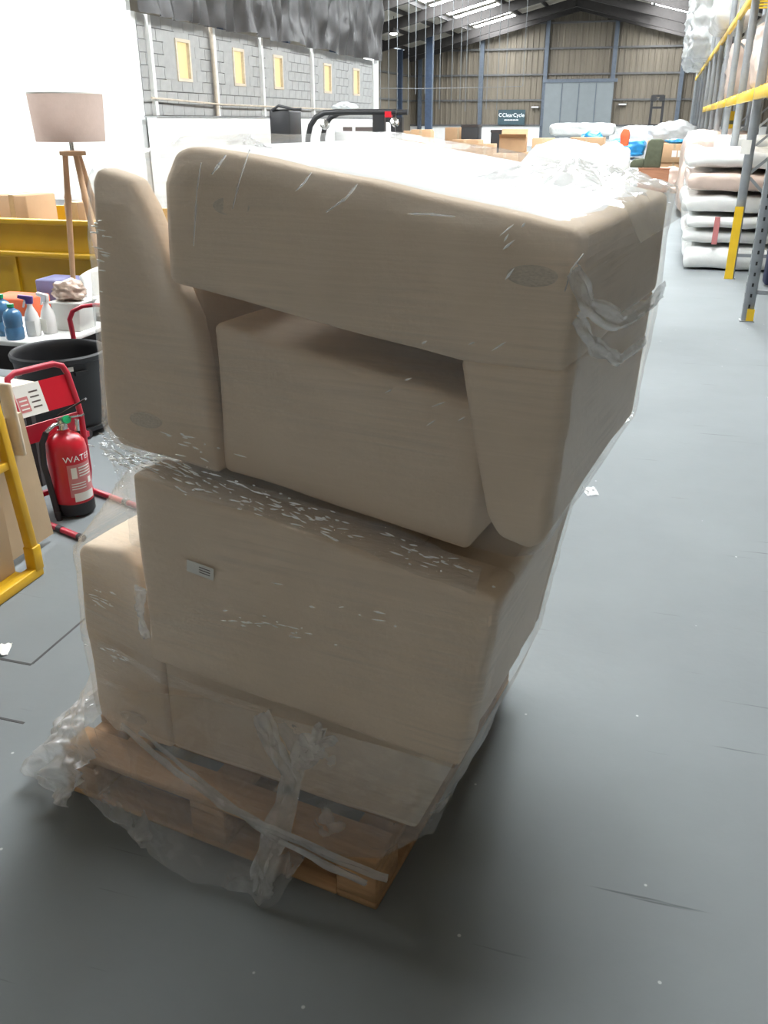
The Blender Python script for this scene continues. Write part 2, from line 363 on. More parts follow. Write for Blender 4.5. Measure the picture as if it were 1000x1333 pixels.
xs = [RX + s*d for s in (-1, 1) for d in (0.25, 1.9, 3.6, 6.8 if s < 0 else 4.8, 7.8, 9.4, 11.0)]
for x in xs:
    if x < XR: MB().box(x-0.05, x+0.05, YB, YF, roof_z(x)-0.10, roof_z(x)+0.10).build('purlin', M['roofsteel'], ce)
for y0, y1 in bays[1:]+[(YF-0.5, YF)]:
    for a, b in ((XL, RX), (RX, XR)):
        MB().bar((a, y0, roof_z(a)-0.35), (b, y0, roof_z(b)-0.35), 0.22, 0.5).build('rafter', M['roofsteel'], ce)
hb = thing('high_bay_lamp', 'lit round high bay lamp hanging under the roof slope above the blue columns', 'lamp', (-14.6, 51.0, roof_z(-14.6)-0.75))

MB().lathe([(0.04,0.55),(0.05,0.35),(0.28,0.08),(0.30,0.0)], 20).build('lamp_hood', M['roofsteel'], hb, smooth=True)
MB().tube([(0, 0, 0.5), (0, 0, 0.80)], 0.02, 6).build('drop_rod', M['roofsteel'], hb)
MB().lathe([(0.02,-0.10),(0.16,-0.06),(0.22,0.02)], 16).build('bulb', M['bulb'], hb, smooth=True)

for x, y, lb_ in ((-4.2, -3.0, 'lit round high bay lamp over the unloading floor on the office side'), (-0.6, -4.0, 'lit round high bay lamp over the middle of the unloading floor'), (2.8, -3.0, 'lit round high bay lamp over the unloading floor on the racking side')):
    dup(hb, (x, y, roof_z(x)-0.75), None, lb_)
# ------------------------------------------------------------------ office block of painted blockwork
OX, OY0, OY1, OZ = -9.52, 16.0, 31.2, 3.42
of = struct(MB().box(-17.5, OX-0.1, OY0+0.1, OY1, 0, OZ).build('wall_office', M['mortar']))
MB().box(-17.5, OX, OY0-0.05, OY0+0.1, 0, 3.42).build('front_face', M['white_wall'], of)
MB().box(-17.5, OX-0.2, OY0+0.15, OY0+0.3, 3.42, 6.2).build('upper_front_panel', M['white_wall'], of)
MB().box(-17.5, OX+0.02, OY0-0.10, OY0-0.05, 0, 0.16).build('skirting', M['mortar'], of)
wins = [(17.55, 18.05), (20.15, 20.65), (22.45, 22.95), (26.05, 26.6), (28.7, 29.25)]
WZ0, WZ1 = 2.38, 3.05
bh, bw = 0.215, 0.44
bme = MB().box(-0.05, 0.0, 0.006, bw-0.006, 0.006, bh-0.006).mesh('block', M['grey_block'])
bme2 = MB().box(-0.05, 0.0, 0.006, bw/2-0.006, 0.006, bh-0.006).mesh('half_block', M['grey_block'])
row = 0; z = 1.70
while z + bh <= 3.45:
    y = OY0 + 0.12 + (0 if row % 2 else bw/2)
    if row % 2 == 0: link('block', bme2, of, (OX, OY0+0.12, z))
    while y + bw <= OY1:
        clash = any(y < b and y + bw > a for a, b in wins) and z + bh > WZ0 and z < WZ1
        if not clash: link('block', bme, of, (OX, y, z))
        y += bw
    z += bh; row += 1
for i, (a, b) in enumerate(wins):
    w = struct(MB().box(OX-0.06, OX-0.045, a, b, WZ0, WZ1).build('window_%d' % (i+1), M['winlit']))
    for q in ((a-0.05, a+0.01, WZ0-0.05, WZ1+0.05), (b-0.01, b+0.05, WZ0-0.05, WZ1+0.05), (a, b, WZ0-0.05, WZ0+0.01), (a, b, WZ1-0.01, WZ1+0.05)):
        MB().box(OX-0.05, OX+0.02, *q).build('window_frame', M['palewood'], w)
    MB().box(OX-0.05, OX-0.004, a-0.05, b+0.05, WZ1+0.05, WZ1+0.18).build('lintel', M['grey_block'], of)
    MB().box(OX-0.05, OX-0.004, a-0.05, b+0.05, WZ0-0.14, WZ0-0.05).build('wall_infill', M['grey_block'], of)
    for q in ((a-0.5, a-0.05), (b+0.05, b+0.5)):
        MB().box(OX-0.05, OX-0.004, max(q[0], OY0+0.12), q[1], WZ0-0.12, WZ1+0.15).build('wall_infill', M['grey_block'], of)
for y in (16.45, 19.1, 21.6, 25.0):
    MB().box(OX, OX+0.08, y-0.05, y+0.05, 1.7, 3.4).build('pilaster', M['white_wall'], of)
MB().tube([(OX+0.08, 19.0, 1.7), (OX+0.08, 18.95, 3.4)], 0.04).build('cable_conduit', M['pad'], of, smooth=True)
MB().tube([(OX+0.12, 16.2, 2.0), (OX+0.12, 19.2, 1.93), (OX+0.12, 31, 1.9)], 0.02, 6).build('pipe', M['pad'], of, smooth=True)
MB().box(OX-0.3, OX+0.05, OY1-0.5, OY1+0.05, 0, OZ+0.1).build('corner_pier', M['white_wall'], of)
pt = struct(MB().box(OX+0.15, OX+0.35, OY0-0.1, OY1, 0, 1.66).build('wall_partition', M['white_wall'], bevel=0.01))
MB().box(OX+0.10, OX+0.37, OY0-0.1, OY1, 1.66, 1.69).build('capping', M['mortar'], pt)

def tarp_fn(s, t):
    y = 15.9 + s*15.2; z = 3.38 + t*3.9 + 0.10*noise.noise(Vector((y*0.8, 0, 3)))*(1-t)
    w = noise.noise(Vector((y*2.6 + 0.5*noise.noise(Vector((y, z, 0))), z*0.55, 0)))*0.22 + noise.noise(Vector((y*6, z*1.6, 4)))*0.10
    return (OX + 0.28 + w, y, z)
tp = tag(grid(150, 40, tarp_fn).build('tarpaulin', M['tarp'], smooth=180), 'crumpled dark grey tarpaulin hanging above the white block office wall', 'tarpaulin')

# sign on the far wall, vents
sg = thing('sign_board', 'dark teal rectangular sign board on the tan end wall', 'sign', (-10.33, YF-0.22, 1.36))
MB().box(-0.93, 0.93, -0.03, 0.03, 0, 0.95).build('panel', M['signdark'], sg)
link('lettering', text_mesh('lettering', 'ClearCycle', 0.34, M['signwhite'], 0.004), sg, (0.13, -0.04, 0.60), (R(90), 0, 0))
MB().tube([(0.10*math.cos(a), 0, 0.10*math.sin(a)) for a in [R(40+28*k) for k in range(11)]], 0.02, 6).build('logo', M['signwhite'], sg, (-0.76, -0.045, 0.62))
for k in range(5): MB().box(-0.48+k*0.2, -0.48+k*0.2+0.17, -0.045, -0.03, 0.27, 0.33).build('small_print', M['signwhite'], sg)
for x, z in ((-8.75, 2.45), (-2.95, 2.6)):
    lt = thing('wall_light', 'small grey bulkhead light on the tan end wall beside the grey door', 'light', (x, YF-0.20, z), group='bulkhead lights by the grey door')
    MB().box(-0.26, 0.26, -0.08, 0.1, -0.06, 0.06).build('housing', M['clad_dark'], lt); MB().box(-0.24, 0.24, -0.10, -0.08, -0.02, 0.05).build('lens', M['whiteplastic'], lt)
# wires hanging from the roof trusses
for k in range(16):
    px = -13.6 + 0.42*k + random.uniform(-0.1, 0.1); y = 44 + random.uniform(-0.3, 0.3)
    tag(MB().tube([(px, y, roof_z(px)-0.2), (px+0.02, y, 2.2+random.uniform(-0.4, 0.6))], 0.017, 5).build('hanging_wire', M['wire']),
        'thin grey wire hanging straight down from the roof near the blue columns', 'wire', 'wires hanging from the roof')
tag(MB().tube([(-14.5, 43.5, roof_z(-14.5)-0.1), (-14.5, 43.5, 3.05), (-14.4, 43.5, 3.02), (-11, 43.5, 2.97), (-6.5, 43.5, 3.02), (-6.4, 43.5, 3.05), (-6.4, 43.5, roof_z(-6.4)-0.1)], 0.014, 6).build('suspended_cable', M['wire']), 'pale horizontal cable strung across in front of the hanging wires', 'cable')

# ================================================================== the wrapped pallet load
LA = (-1.298, 1.469, 0.0); LR = R(-8.83)          # load frame: x along the pallet front, y into depth
LM = Matrix.Translation(LA) @ Matrix.Rotation(LR, 4, 'Z')
def LP(u, v, z): return LM @ Vector((u, v, z))
def lthing(name, label, cat, group=None):          # a thing whose parts are written in load coordinates
    return thing(name, label, cat, LA, LR, group)

# pallet 0.90 x 0.95
pw, pd = 0.895, 0.95
pal = lthing('pallet', 'pine wooden pallet carrying the wrapped chairs', 'pallet')
for k in range(3):
    x = [0.0, pw/2-0.05, pw-0.10][k]
    MB().box(x, x+0.10, 0, pd, 0.0, 0.018).build('bottom_board', M['pallet'], pal, bevel=0.003, seg=1)
    MB().box(x, x+0.10, 0, pd, 0.100, 0.120).build('stringer_board', M['pallet'], pal, bevel=0.003, seg=1)
    for j in range(3):
        y = [0.0, pd/2-0.06, pd-0.12][j]
        MB().box(x, x+0.10, y, y+0.12, 0.018, 0.100).build('block', M['pallet'], pal, bevel=0.004, seg=1)
for y0, y1 in ((0, 0.09), (pd-0.09, pd)):
    for a, b in ((0.10, pw/2-0.05), (pw/2+0.05, pw-0.10)): MB().box(a, b, y0, y1, 0.0, 0.018).build('bottom_board', M['pallet'], pal, bevel=0.003, seg=1)
nb = 7
for k in range(nb):
    y0 = k*(pd-0.095)/(nb-1)
    MB().box(0, pw, y0, y0+0.095, 0.1205, 0.142).build('deck_board', M['pallet'], pal, bevel=0.003, seg=1)

# upholstered chairs, each in a cream cover, stacked in two interlocking pairs
def cushion(prof, v0, v1, nm, par, bev=0.016, jit=0.006):
    return MB().prism(prof, v0, v1).build(nm, M['fabric'], par, bevel=bev, seg=3, smooth=60, sub=3, jitter=jit, jscale=5.0)
G = 'covered chairs stacked on the pallet'
hull_lo, hull_hi = [], []
def note(lst, prof, v0, v1): lst.extend([(x, v, z) for x, z in prof for v in (v0, v1)])
def pad_at(par, u, v, z, rx=90, s=(0.045, 0.022)):
    return MB().lathe([(1, 0), (1, 0.6), (0.8, 1.0)], 20).build('felt_pad', M['pad'], par, (u, v, z), (R(rx), 0, 0))
# 1: bottom chair, upright on the pallet
c1 = lthing('upholstered_chair', 'cream covered chair standing upright on the pallet boards, lowest of the stack', 'chair', G)
p = [(0.045, 0.19), (0.040, 0.45), (0.052, 0.665), (0.075, 0.69), (0.20, 0.70), (0.235, 0.67), (0.275, 0.42), (0.275, 0.147), (0.09, 0.147)]
cushion(p, 0.10, 0.90, 'backrest', c1); note(hull_lo, p, 0.10, 0.90)
p = [(0.265, 0.147), (0.94, 0.147), (0.95, 0.36), (0.92, 0.405), (0.265, 0.43)]
cushion(p, 0.115, 0.90, 'seat_base', c1); note(hull_lo, [(0.94, 0.16), (0.95, 0.36)], 0.115, 0.90)
# 2: turned-over chair nested on it, its side panel facing out
c2 = lthing('upholstered_chair', 'cream covered chair turned over, plain side panel with a small white sticker', 'chair', G)
p = [(0.285, 0.452), (0.30, 0.925), (0.70, 0.876), (1.112, 0.818), (1.055, 0.412), (0.70, 0.430)]
cushion(p, 0.055, 0.17, 'side_panel', c2, 0.012, 0.006); note(hull_lo, p, 0.055, 0.17)
p2 = [(0.30, 0.47), (0.31, 0.91), (0.92, 0.835), (0.90, 0.44)]
cushion(p2, 0.165, 0.88, 'seat_base', c2, 0.014); note(hull_lo, p2, 0.165, 0.88)
p3 = [(0.89, 0.435), (0.91, 0.838), (1.10, 0.81), (1.045, 0.42)]
cushion(p3, 0.165, 0.62, 'backrest', c2, 0.014); note(hull_lo, p3, 0.165, 0.64)
cushion([(0.925, 0.45), (0.935, 0.825), (1.105, 0.808), (1.045, 0.425)], 0.615, 0.66, 'side_panel', c2, 0.02)
st = MB().box(-0.034, 0.034, -0.0015, 0.0, -0.014, 0.014).build('sticker', M['paper'], c2, (0.462, 0.0475, 0.735), (0, R(7), 0))
for k in range(3): MB().box(-0.002, 0.026, -0.002, -0.0015, 0.006-k*0.006, 0.008-k*0.006).build('printed_line', M['labeldark'], st)
# 3: upper chair, upright but leaning with the stack
c3 = lthing('upholstered_chair', 'cream covered chair with its tapered arm rising clear of the others', 'chair', G)
p = [(0.205, 1.00), (0.222, 1.25), (0.248, 1.495), (0.265, 1.520), (0.345, 1.502), (0.372, 1.455), (0.455, 1.25), (0.490, 0.935), (0.235, 0.962)]
cushion(p, 0.10, 0.158, 'side_arm', c3, 0.016); note(hull_hi, p, 0.10, 0.158)
q = [(0.235, 0.962), (0.258, 1.315), (0.435, 1.312), (0.49, 0.935)]  # rail top raised to shut light out of the gap
cushion(q, 0.155, 0.84, 'seat_back_rail', c3, 0.016); note(hull_hi, q, 0.155, 0.84)
p = [(0.485, 0.936), (1.03, 0.862), (1.055, 1.11), (1.03, 1.152), (0.485, 1.245)]
cushion(p, 0.125, 0.84, 'seat_base', c3); note(hull_hi, p[:2], 0.125, 0.84)
cushion([(0.47, 1.20), (0.47, 1.315), (1.02, 1.225), (1.02, 1.12)], 0.78, 0.84, 'gap_light_stop', c3, 0.012)  # unseen panel added to stop light entering the gap from behind
# 4: chair turned upside down over it, backrest hanging down
c4 = lthing('upholstered_chair', 'cream covered chair lying upside down on top, backrest hanging down, topmost of the stack', 'chair', G)
p = [(0.435, 1.325), (0.445, 1.50), (0.475, 1.552), (0.51, 1.560), (0.85, 1.513), (1.20, 1.452), (1.195, 1.235), (1.02, 1.236)]
cushion(p, 0.07, 0.90, 'seat_base', c4); note(hull_hi, [(x, z + (0.007 if z > 1.4 else 0)) for x, z in p], 0.07, 0.90)
p = [(1.015, 1.245), (1.198, 1.245), (1.190, 1.10), (1.178, 0.935), (1.155, 0.918), (1.100, 0.930), (1.075, 0.965), (1.040, 1.12)]
cushion(p, 0.075, 0.88, 'backrest', c4, 0.016); note(hull_hi, p, 0.075, 0.88)
for par, u, v, z in ((c1, 0.16, 0.103, 0.215), (c3, 0.315, 0.103, 1.03), (c4, 1.13, 0.073, 1.385), (c4, 0.59, 0.073, 1.465)):
    MB().lathe([(1, 0), (1, 0.004), (0.9, 0.006)], 24).build('felt_pad', M['pad'], par, (u, v, z), (R(90), 0, R(0))).scale = (0.042, 0.017, 1)

def top_sheet_fn(a, b):  # added white sheet, paints the overexposed top of the upturned seat
    u = 0.50 + 0.675*a; v = 0.095 + 0.78*b; e = max(abs(2*a-1), abs(2*b-1))**16
    z = 1.560 - (u-0.51)*0.138 if u < 0.85 else 1.513 - (u-0.85)*0.174
    return (u, v, z + 0.006 - 0.014*e)
grid(30, 30, top_sheet_fn).build('bright_top_sheet', M['top_sheet'], c4, smooth=180)
# ---- stretch film: tight skin over each pair (a convex wrap), with real creases
wrap = lthing('stretch_wrap', 'clear plastic stretch wrap wound round the stacked cream chairs, loose over the pallet', 'plastic wrap')
def film_skin(pts, zmin, nm, n=56, extra=(), off=0.011):
    bm = bmesh.new()
    for p in list(pts) + list(extra): bm.verts.new(p)
    bmesh.ops.convex_hull(bm, input=bm.verts)
    bmesh.ops.delete(bm, geom=[v for v in bm.verts if not v.link_faces], context='VERTS')
    bm.normal_update(); tree = BVHTree.FromBMesh(bm)
    co = [v.co for v in bm.verts]
    lo = Vector([min(c[i] for c in co) for i in range(3)]); hi = Vector([max(c[i] for c in co) for i in range(3)])
    cen = (lo+hi)/2; half = (hi-lo)/2
    cb = bmesh.new(); bmesh.ops.create_cube(cb, size=2.0)
    bmesh.ops.subdivide_edges(cb, edges=cb.edges, cuts=n, use_grid_fill=True)
    sd = random.uniform(0, 50)
    for v in cb.verts:
        d = Vector((v.co.x*half.x, v.co.y*half.y, v.co.z*half.z)).normalized()
        hit, nrm, _, _ = tree.ray_cast(cen, d)
        if hit is None: hit = cen + d*0.3; nrm = d
        q = hit + nrm*off
        w = 0.0025*noise.noise(Vector((q.x*3+sd, q.y*3, q.z*34))) + 0.0035*noise.noise(Vector((q.x*6, q.y*6+sd, q.z*7)))
        w += 0.0035*noise.noise(Vector((q.x*5-q.z*9, q.y*5, q.x*4+q.z*14+sd)))
        v.co = q + nrm*w
    bmesh.ops.delete(cb, geom=[f for f in cb.faces if f.calc_center_median().z < zmin], context='FACES')
    bm.free()
    me = bpy.data.meshes.new(nm); cb.to_mesh(me); cb.free(); me.materials.append(M['film'])
    for p in me.polygons: p.use_smooth = True
    return link(nm, me, wrap)
film_skin(hull_hi, 0.90, 'upper_film')
film_skin(hull_lo, 0.20, 'lower_film', extra=[(0.5, 0.10, 0.16), (0.94, 0.11, 0.16), (0.94, 0.66, 0.16)])
def crumple(nm, path, width, n=60, m=9, amp=0.02, mt='film_rope', flat=0.5, nrm=(0, -1, 0)):
    """a gathered band of film along a path: wide folded ribbon with irregular pleats"""
    sd = random.uniform(0, 99); nv = Vector(nrm)
    def fn(s, t):
        p0 = sample(path, s); p1 = sample(path, min(1, s+0.02)); p00 = sample(path, max(0, s-0.02))
        d = (p1-p00).normalized(); side = d.cross(nv).normalized()
        wd = width*(0.65+0.7*abs(noise.noise(Vector((s*4, sd, 0)))))
        pl = noise.noise(Vector((s*3+sd, t*7, 0)))*amp*1.3 + noise.noise(Vector((s*11, t*11+sd, 5)))*amp*0.6
        return p0 + side*(t-0.5)*wd + nv*(abs(pl)*1.2*(1-flat*abs(2*t-1)))
    return grid(n, m, fn).build(nm, M[mt], wrap, smooth=180)
crumple('film_pleat', [(0.24,0.055,0.985),(0.37,0.045,0.955),(0.66,0.040,0.925),(0.89,0.042,0.895),(1.08,0.045,0.855)], 0.085, 130, 12, 0.020, 'film_glint')
crumple('film_pleat', [(0.23,0.07,0.97),(0.27,0.06,0.93),(0.295,0.05,0.86),(0.29,0.055,0.75)], 0.05, 50, 8, 0.014, 'film_glint')
crumple('film_pleat', [(0.30,0.04,0.66),(0.292,0.035,0.60),(0.300,0.035,0.53)], 0.03, 40, 7, 0.012)
crumple('film_pleat', [(1.195,0.055,1.40),(1.215,0.10,1.34),(1.225,0.30,1.28),(1.23,0.55,1.26),(1.22,0.85,1.25)], 0.045, 110, 10, 0.018, nrm=(0.9, -0.43, 0))
crumple('film_pleat', [(1.205,0.06,1.33),(1.220,0.14,1.27),(1.225,0.35,1.20),(1.215,0.7,1.16)], 0.03, 90, 9, 0.012, nrm=(0.9, -0.43, 0))
crumple('film_pleat', [(0.10,0.082,0.43),(0.30,0.065,0.405),(0.50,0.05,0.41),(0.62,0.05,0.415)], 0.03, 70, 7, 0.008, 'film_glint')
# crumpled bag end bunched on the top at the back right corner
def bag_fn(s, t):
    u = 0.93 + 0.31*s; v = 0.35 + 0.60*t; base = 1.452 + (1.20-u)*0.16 + 0.012
    f = math.sin(math.pi*min(1, max(0, s)))**0.6 * math.sin(math.pi*t)**0.6
    z = base + f*(0.012 + 0.050*abs(noise.noise(Vector((u*9, v*7, 1)))) + 0.03*abs(noise.noise(Vector((u*22, v*18, 7)))))
    return (u, v, z - (0.05*max(0, s-0.9)*10))
grid(70, 80, bag_fn).build('bunched_film', M['film_loose'], wrap, smooth=180)
# loose skirt over the pallet
top = [(0.00,0.42,0.26),(0.02,0.12,0.30),(0.20,0.075,0.33),(0.45,0.055,0.40),(0.70,0.045,0.42),(0.92,0.042,0.43),(1.05,0.042,0.43),(1.06,0.30,0.42)]
bot = [(-0.10,0.22,0.10),(-0.09,0.02,0.09),(0.17,-0.085,0.12),(0.33,-0.095,0.05),(0.43,-0.105,0.012),(0.57,-0.09,0.012),(0.695,-0.076,0.02),(0.74,-0.02,0.13),(0.90,0.015,0.15),(1.00,0.08,0.215),(1.035,0.13,0.33),(1.045,0.30,0.36)]
def skirt_fn(s, t):
    a = sample(top, s); b = sample(bot, s)
    p = a.lerp(b, t); out = Vector((0.15*(1 if s > 0.9 else -1 if s < 0.12 else 0), -1, 0))
    belly = math.sin(math.pi*t)*0.015
    w = noise.noise(Vector((s*16, t*3.2, 2)))*0.030 + noise.noise(Vector((s*38+t*6, t*5, 9)))*0.014 + noise.noise(Vector((s*30-t*9, t*16, 5)))*0.008
    k = min(1, t*3)
    q = p + out*(belly + abs(w)*k*0.9 + 0.006)
    q.z = max(0.006, q.z + w*0.5*k)
    return q
grid(170, 46, skirt_fn).build('loose_skirt', M['film_loose'], wrap, smooth=180)
def tail_fn(s, t):
    a = sample([(0.02,0.30,0.24),(0.00,0.10,0.22),(0.06,0.03,0.20),(0.14,-0.02,0.17)], s); b = sample([(-0.10,0.20,0.05),(-0.135,0.05,0.03),(-0.10,-0.04,0.04),(0.10,-0.095,0.06)], s)
    p = a.lerp(b, t); w = noise.noise(Vector((s*9, t*4, 3)))*0.04 + noise.noise(Vector((s*20, t*12, 8)))*0.018
    p += Vector((-0.6, -0.8, 0.4))*w*min(1, t*2); p.z = max(0.01, p.z + 0.035*math.sin(math.pi*t)); return p
grid(60, 34, tail_fn).build('loose_tail', M['film_rope'], wrap, smooth=180)
crumple('film_strand', [(0.19,0.03,0.25),(0.37,-0.01,0.215),(0.52,-0.04,0.20),(0.66,-0.05,0.19),(0.80,-0.055,0.185),(0.945,-0.045,0.165)], 0.035, 90, 8, 0.016)
crumple('film_strand', [(0.25,0.03,0.255),(0.42,-0.01,0.225),(0.66,-0.055,0.17),(0.90,-0.05,0.14)], 0.022, 80, 7, 0.012)
crumple('film_strand', [(0.60,0.035,0.42),(0.64,0.02,0.36),(0.69,0.005,0.30),(0.69,-0.02,0.24),(0.67,-0.04,0.17),(0.655,-0.075,0.08),(0.65,-0.085,0.02)], 0.075, 90, 12, 0.030)
crumple('film_strand', [(0.775,0.03,0.435),(0.73,0.02,0.38),(0.69,0.005,0.31)], 0.06, 50, 9, 0.024)
# loose blue-tinted ends standing on the top edge
# glints on the tight film, put in as tiny bright metallic slivers
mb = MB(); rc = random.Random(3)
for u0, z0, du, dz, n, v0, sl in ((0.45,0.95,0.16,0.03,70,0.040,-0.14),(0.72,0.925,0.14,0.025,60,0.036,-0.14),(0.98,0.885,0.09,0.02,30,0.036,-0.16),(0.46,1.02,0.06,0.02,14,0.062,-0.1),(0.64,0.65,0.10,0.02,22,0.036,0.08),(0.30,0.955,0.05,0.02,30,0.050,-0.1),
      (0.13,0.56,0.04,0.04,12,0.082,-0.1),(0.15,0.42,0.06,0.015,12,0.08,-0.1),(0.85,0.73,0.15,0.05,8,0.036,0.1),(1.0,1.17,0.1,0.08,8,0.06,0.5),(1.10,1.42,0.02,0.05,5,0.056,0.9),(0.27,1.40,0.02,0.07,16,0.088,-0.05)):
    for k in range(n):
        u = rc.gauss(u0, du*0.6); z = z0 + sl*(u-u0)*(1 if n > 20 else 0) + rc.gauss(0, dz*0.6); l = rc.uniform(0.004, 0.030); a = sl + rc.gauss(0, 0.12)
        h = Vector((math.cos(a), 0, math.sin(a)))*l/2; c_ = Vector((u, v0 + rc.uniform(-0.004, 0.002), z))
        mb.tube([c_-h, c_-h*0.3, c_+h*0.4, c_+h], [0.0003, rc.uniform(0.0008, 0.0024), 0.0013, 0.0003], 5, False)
cz = mb.build('film_glints', M['glint_metal'], wrap, smooth=180); cz['kind'] = 'stuff'
for pth, r_ in (([(0.597,0.052,1.548),(0.581,0.052,1.532),(0.566,0.052,1.518)],0.0030),([(0.645,0.052,1.557),(0.621,0.052,1.509),(0.603,0.052,1.463)],0.0018),([(0.76,0.052,1.524),(0.746,0.052,1.508),(0.73,0.052,1.496)],0.0020),
        ([(0.843,0.052,1.509),(0.822,0.052,1.487),(0.786,0.052,1.465)],0.0026),([(0.545,0.052,1.535),(0.531,0.052,1.488),(0.514,0.052,1.397)],0.0018),
        ([(0.932,0.052,1.468),(0.968,0.052,1.469),(1.009,0.052,1.467)],0.0024),
        ([(1.211,0.052,1.424),(1.196,0.052,1.402),(1.188,0.052,1.368)],0.0022)):
    pp = [sample(pth, k/23) for k in range(24)]
    MB().tube(pp, [r_*(0.25 + 0.9*abs(noise.noise(Vector((k*0.35, r_*900, 0)))) + 0.3*math.sin(math.pi*k/23)) for k in range(24)], 6).build('film_fold', M['film_rope'], wrap, smooth=180)
for (u, v, z, h) in ((0.545, 0.20, 1.552, 0.030), (0.72, 0.55, 1.530, 0.022)):
    def end_fn(s, t, u=u, v=v, z=z, h=h):
        return (u + 0.09*(s-0.5) + 0.01*noise.noise(Vector((s*6, t*6, u))), v + 0.02*noise.noise(Vector((s*7, t*3, 2))), z + t*h*(1-1.4*abs(s-0.4)))
    grid(16, 8, end_fn).build('film_end', M['film_loose'], wrap, smooth=180)

# ================================================================== left side: lamp, skip, table, bin, extinguisher, trolley
# yellow skip
sk = thing('skip', 'yellow steel skip with a folded rim behind the tripod lamp', 'skip', (-5.9, 7.0, 0))
MB().box(-3.3, 2.6, 0.03, 0.06, 0.05, 0.76).build('front_panel', M['skipyellow'], sk)
MB().box(-3.3, 2.6, 1.55, 1.6, 0.05, 0.76).build('rear_panel', M['skipyellow'], sk)
for x in (-3.3, 2.55): MB().box(x, x+0.05, 0.06, 1.55, 0.05, 0.76).build('end_panel', M['skipyellow'], sk)
MB().box(-3.3, 2.6, 0.06, 1.55, 0.05, 0.09).build('base', M['skipyellow'], sk)
MB().box(-3.34, 2.64, -0.02, 0.06, 0.745, 0.79).build('rim', M['skipyellow'], sk, bevel=0.008)
MB().box(-3.32, 2.62, -0.035, 0.03, 0.455, 0.505).build('swage', M['skipyellow'], sk, bevel=0.012)
for x in (-1.4, 0.2, 1.8): MB().box(x, x+0.05, 0.0, 0.03, 0.05, 0.455).build('rib', M['skipyellow'], sk)
def carton(loc, size, rz, label, group=None, mt='carton', open_=False, z_tape=True, name='cardboard_box'):
    t = thing(name, label, 'box', loc, rz, group); a, b, c = size[0]/2, size[1]/2, size[2]
    if open_:
        w = 0.012
        for q in ((-a,a,-b,-b+w),(-a,a,b-w,b),(-a,-a+w,-b+w,b-w),(a-w,a,-b+w,b-w)): MB().box(*q, 0, c).build('side', M[mt], t)
        MB().box(-a, a, -b, b, 0, w).build('base', M[mt], t)
        MB().bar((-a, -b, c), (a, -b, c), 0.01, 0.01).build('edge', M[mt], t)
        MB().add([(-a,b,c),(a,b,c),(a,b+b*0.5,c+b*0.7),(-a,b+b*0.5,c+b*0.7)], [(0,1,2,3)]).build('flap', M[mt], t)
        MB().add([(-a,-b,c),(a,-b,c),(a,-b-b*0.6,c+b*0.3),(-a,-b-b*0.6,c+b*0.3)], [(0,1,2,3)]).build('flap', M[mt], t)
    else:
        MB().box(-a, a, -b, b, 0, c).build('carton_body', M[mt], t, bevel=min(0.012, c*0.1), seg=1)
        if z_tape:
            MB().box(-0.03, 0.03, -b-0.002, b+0.002, c, c+0.002).build('tape', M['tape'], t)
            MB().box(-0.03, 0.03, -b-0.002, -b, c*0.7, c).build('tape', M['tape'], t)
    return t
carton((-6.75, 7.55, 0.09), (0.42, 0.4, 0.80), 0.1, 'pale brown cardboard box poking out of the yellow skip, widest of the three', 'boxes in the skip')
carton((-5.85, 7.55, 0.09), (0.36, 0.4, 0.87), -0.1, 'pale brown cardboard box poking highest out of the yellow skip', 'boxes in the skip')
carton((-5.22, 7.5, 0.09), (0.20, 0.3, 0.82), 0.2, 'narrow cardboard box in the yellow skip right beside the lamp leg', 'boxes in the skip')

# tripod lamp
lp = thing('floor_lamp', 'wooden tripod floor lamp with a beige drum shade', 'lamp', (-3.80, 5.45, 0))
MB().lathe([(0.222, 1.475), (0.238, 1.762)], 48, caps=False).build('lamp_shade', M['shade'], lp, smooth=True)
MB().lathe([(0.2365, 1.760), (0.2405, 1.760), (0.2405, 1.768), (0.2365, 1.768)], 48, caps=False).build('shade_rim', M['paper'], lp, smooth=True)
MB().lathe([(0.014, 1.40), (0.014, 1.53), (0.022, 1.53), (0.022, 1.58)], 16).build('socket', M['chrome'], lp, smooth=True)
MB().lathe([(0.02, 1.385), (0.085, 1.39), (0.085, 1.415), (0.02, 1.42)], 24).build('hub', M['lampwood'], lp, smooth=30)
for a0, sp in ((R(205), 0.34), (R(-35), 0.42), (R(80), 0.40)):
    d = Vector((math.cos(a0), math.sin(a0), 0)); q0 = d*0.05 + Vector((0,0,1.40)); q1 = d*sp
    if a0 == R(205): q1 = d*0.16
    lg = MB().tube([q0, q0.lerp(q1, 0.18), q0.lerp(q1, 0.2), q0.lerp(q1, 0.22), q1], [0.018, 0.021, 0.026, 0.021, 0.014], 12).build('leg', M['lampwood'], lp, smooth=True)
    k = q0.lerp(q1, 0.2); MB().lathe([(0.008,-0.03),(0.008,0.03)], 10, k).build('knob', M['chrome'], lg, smooth=True)

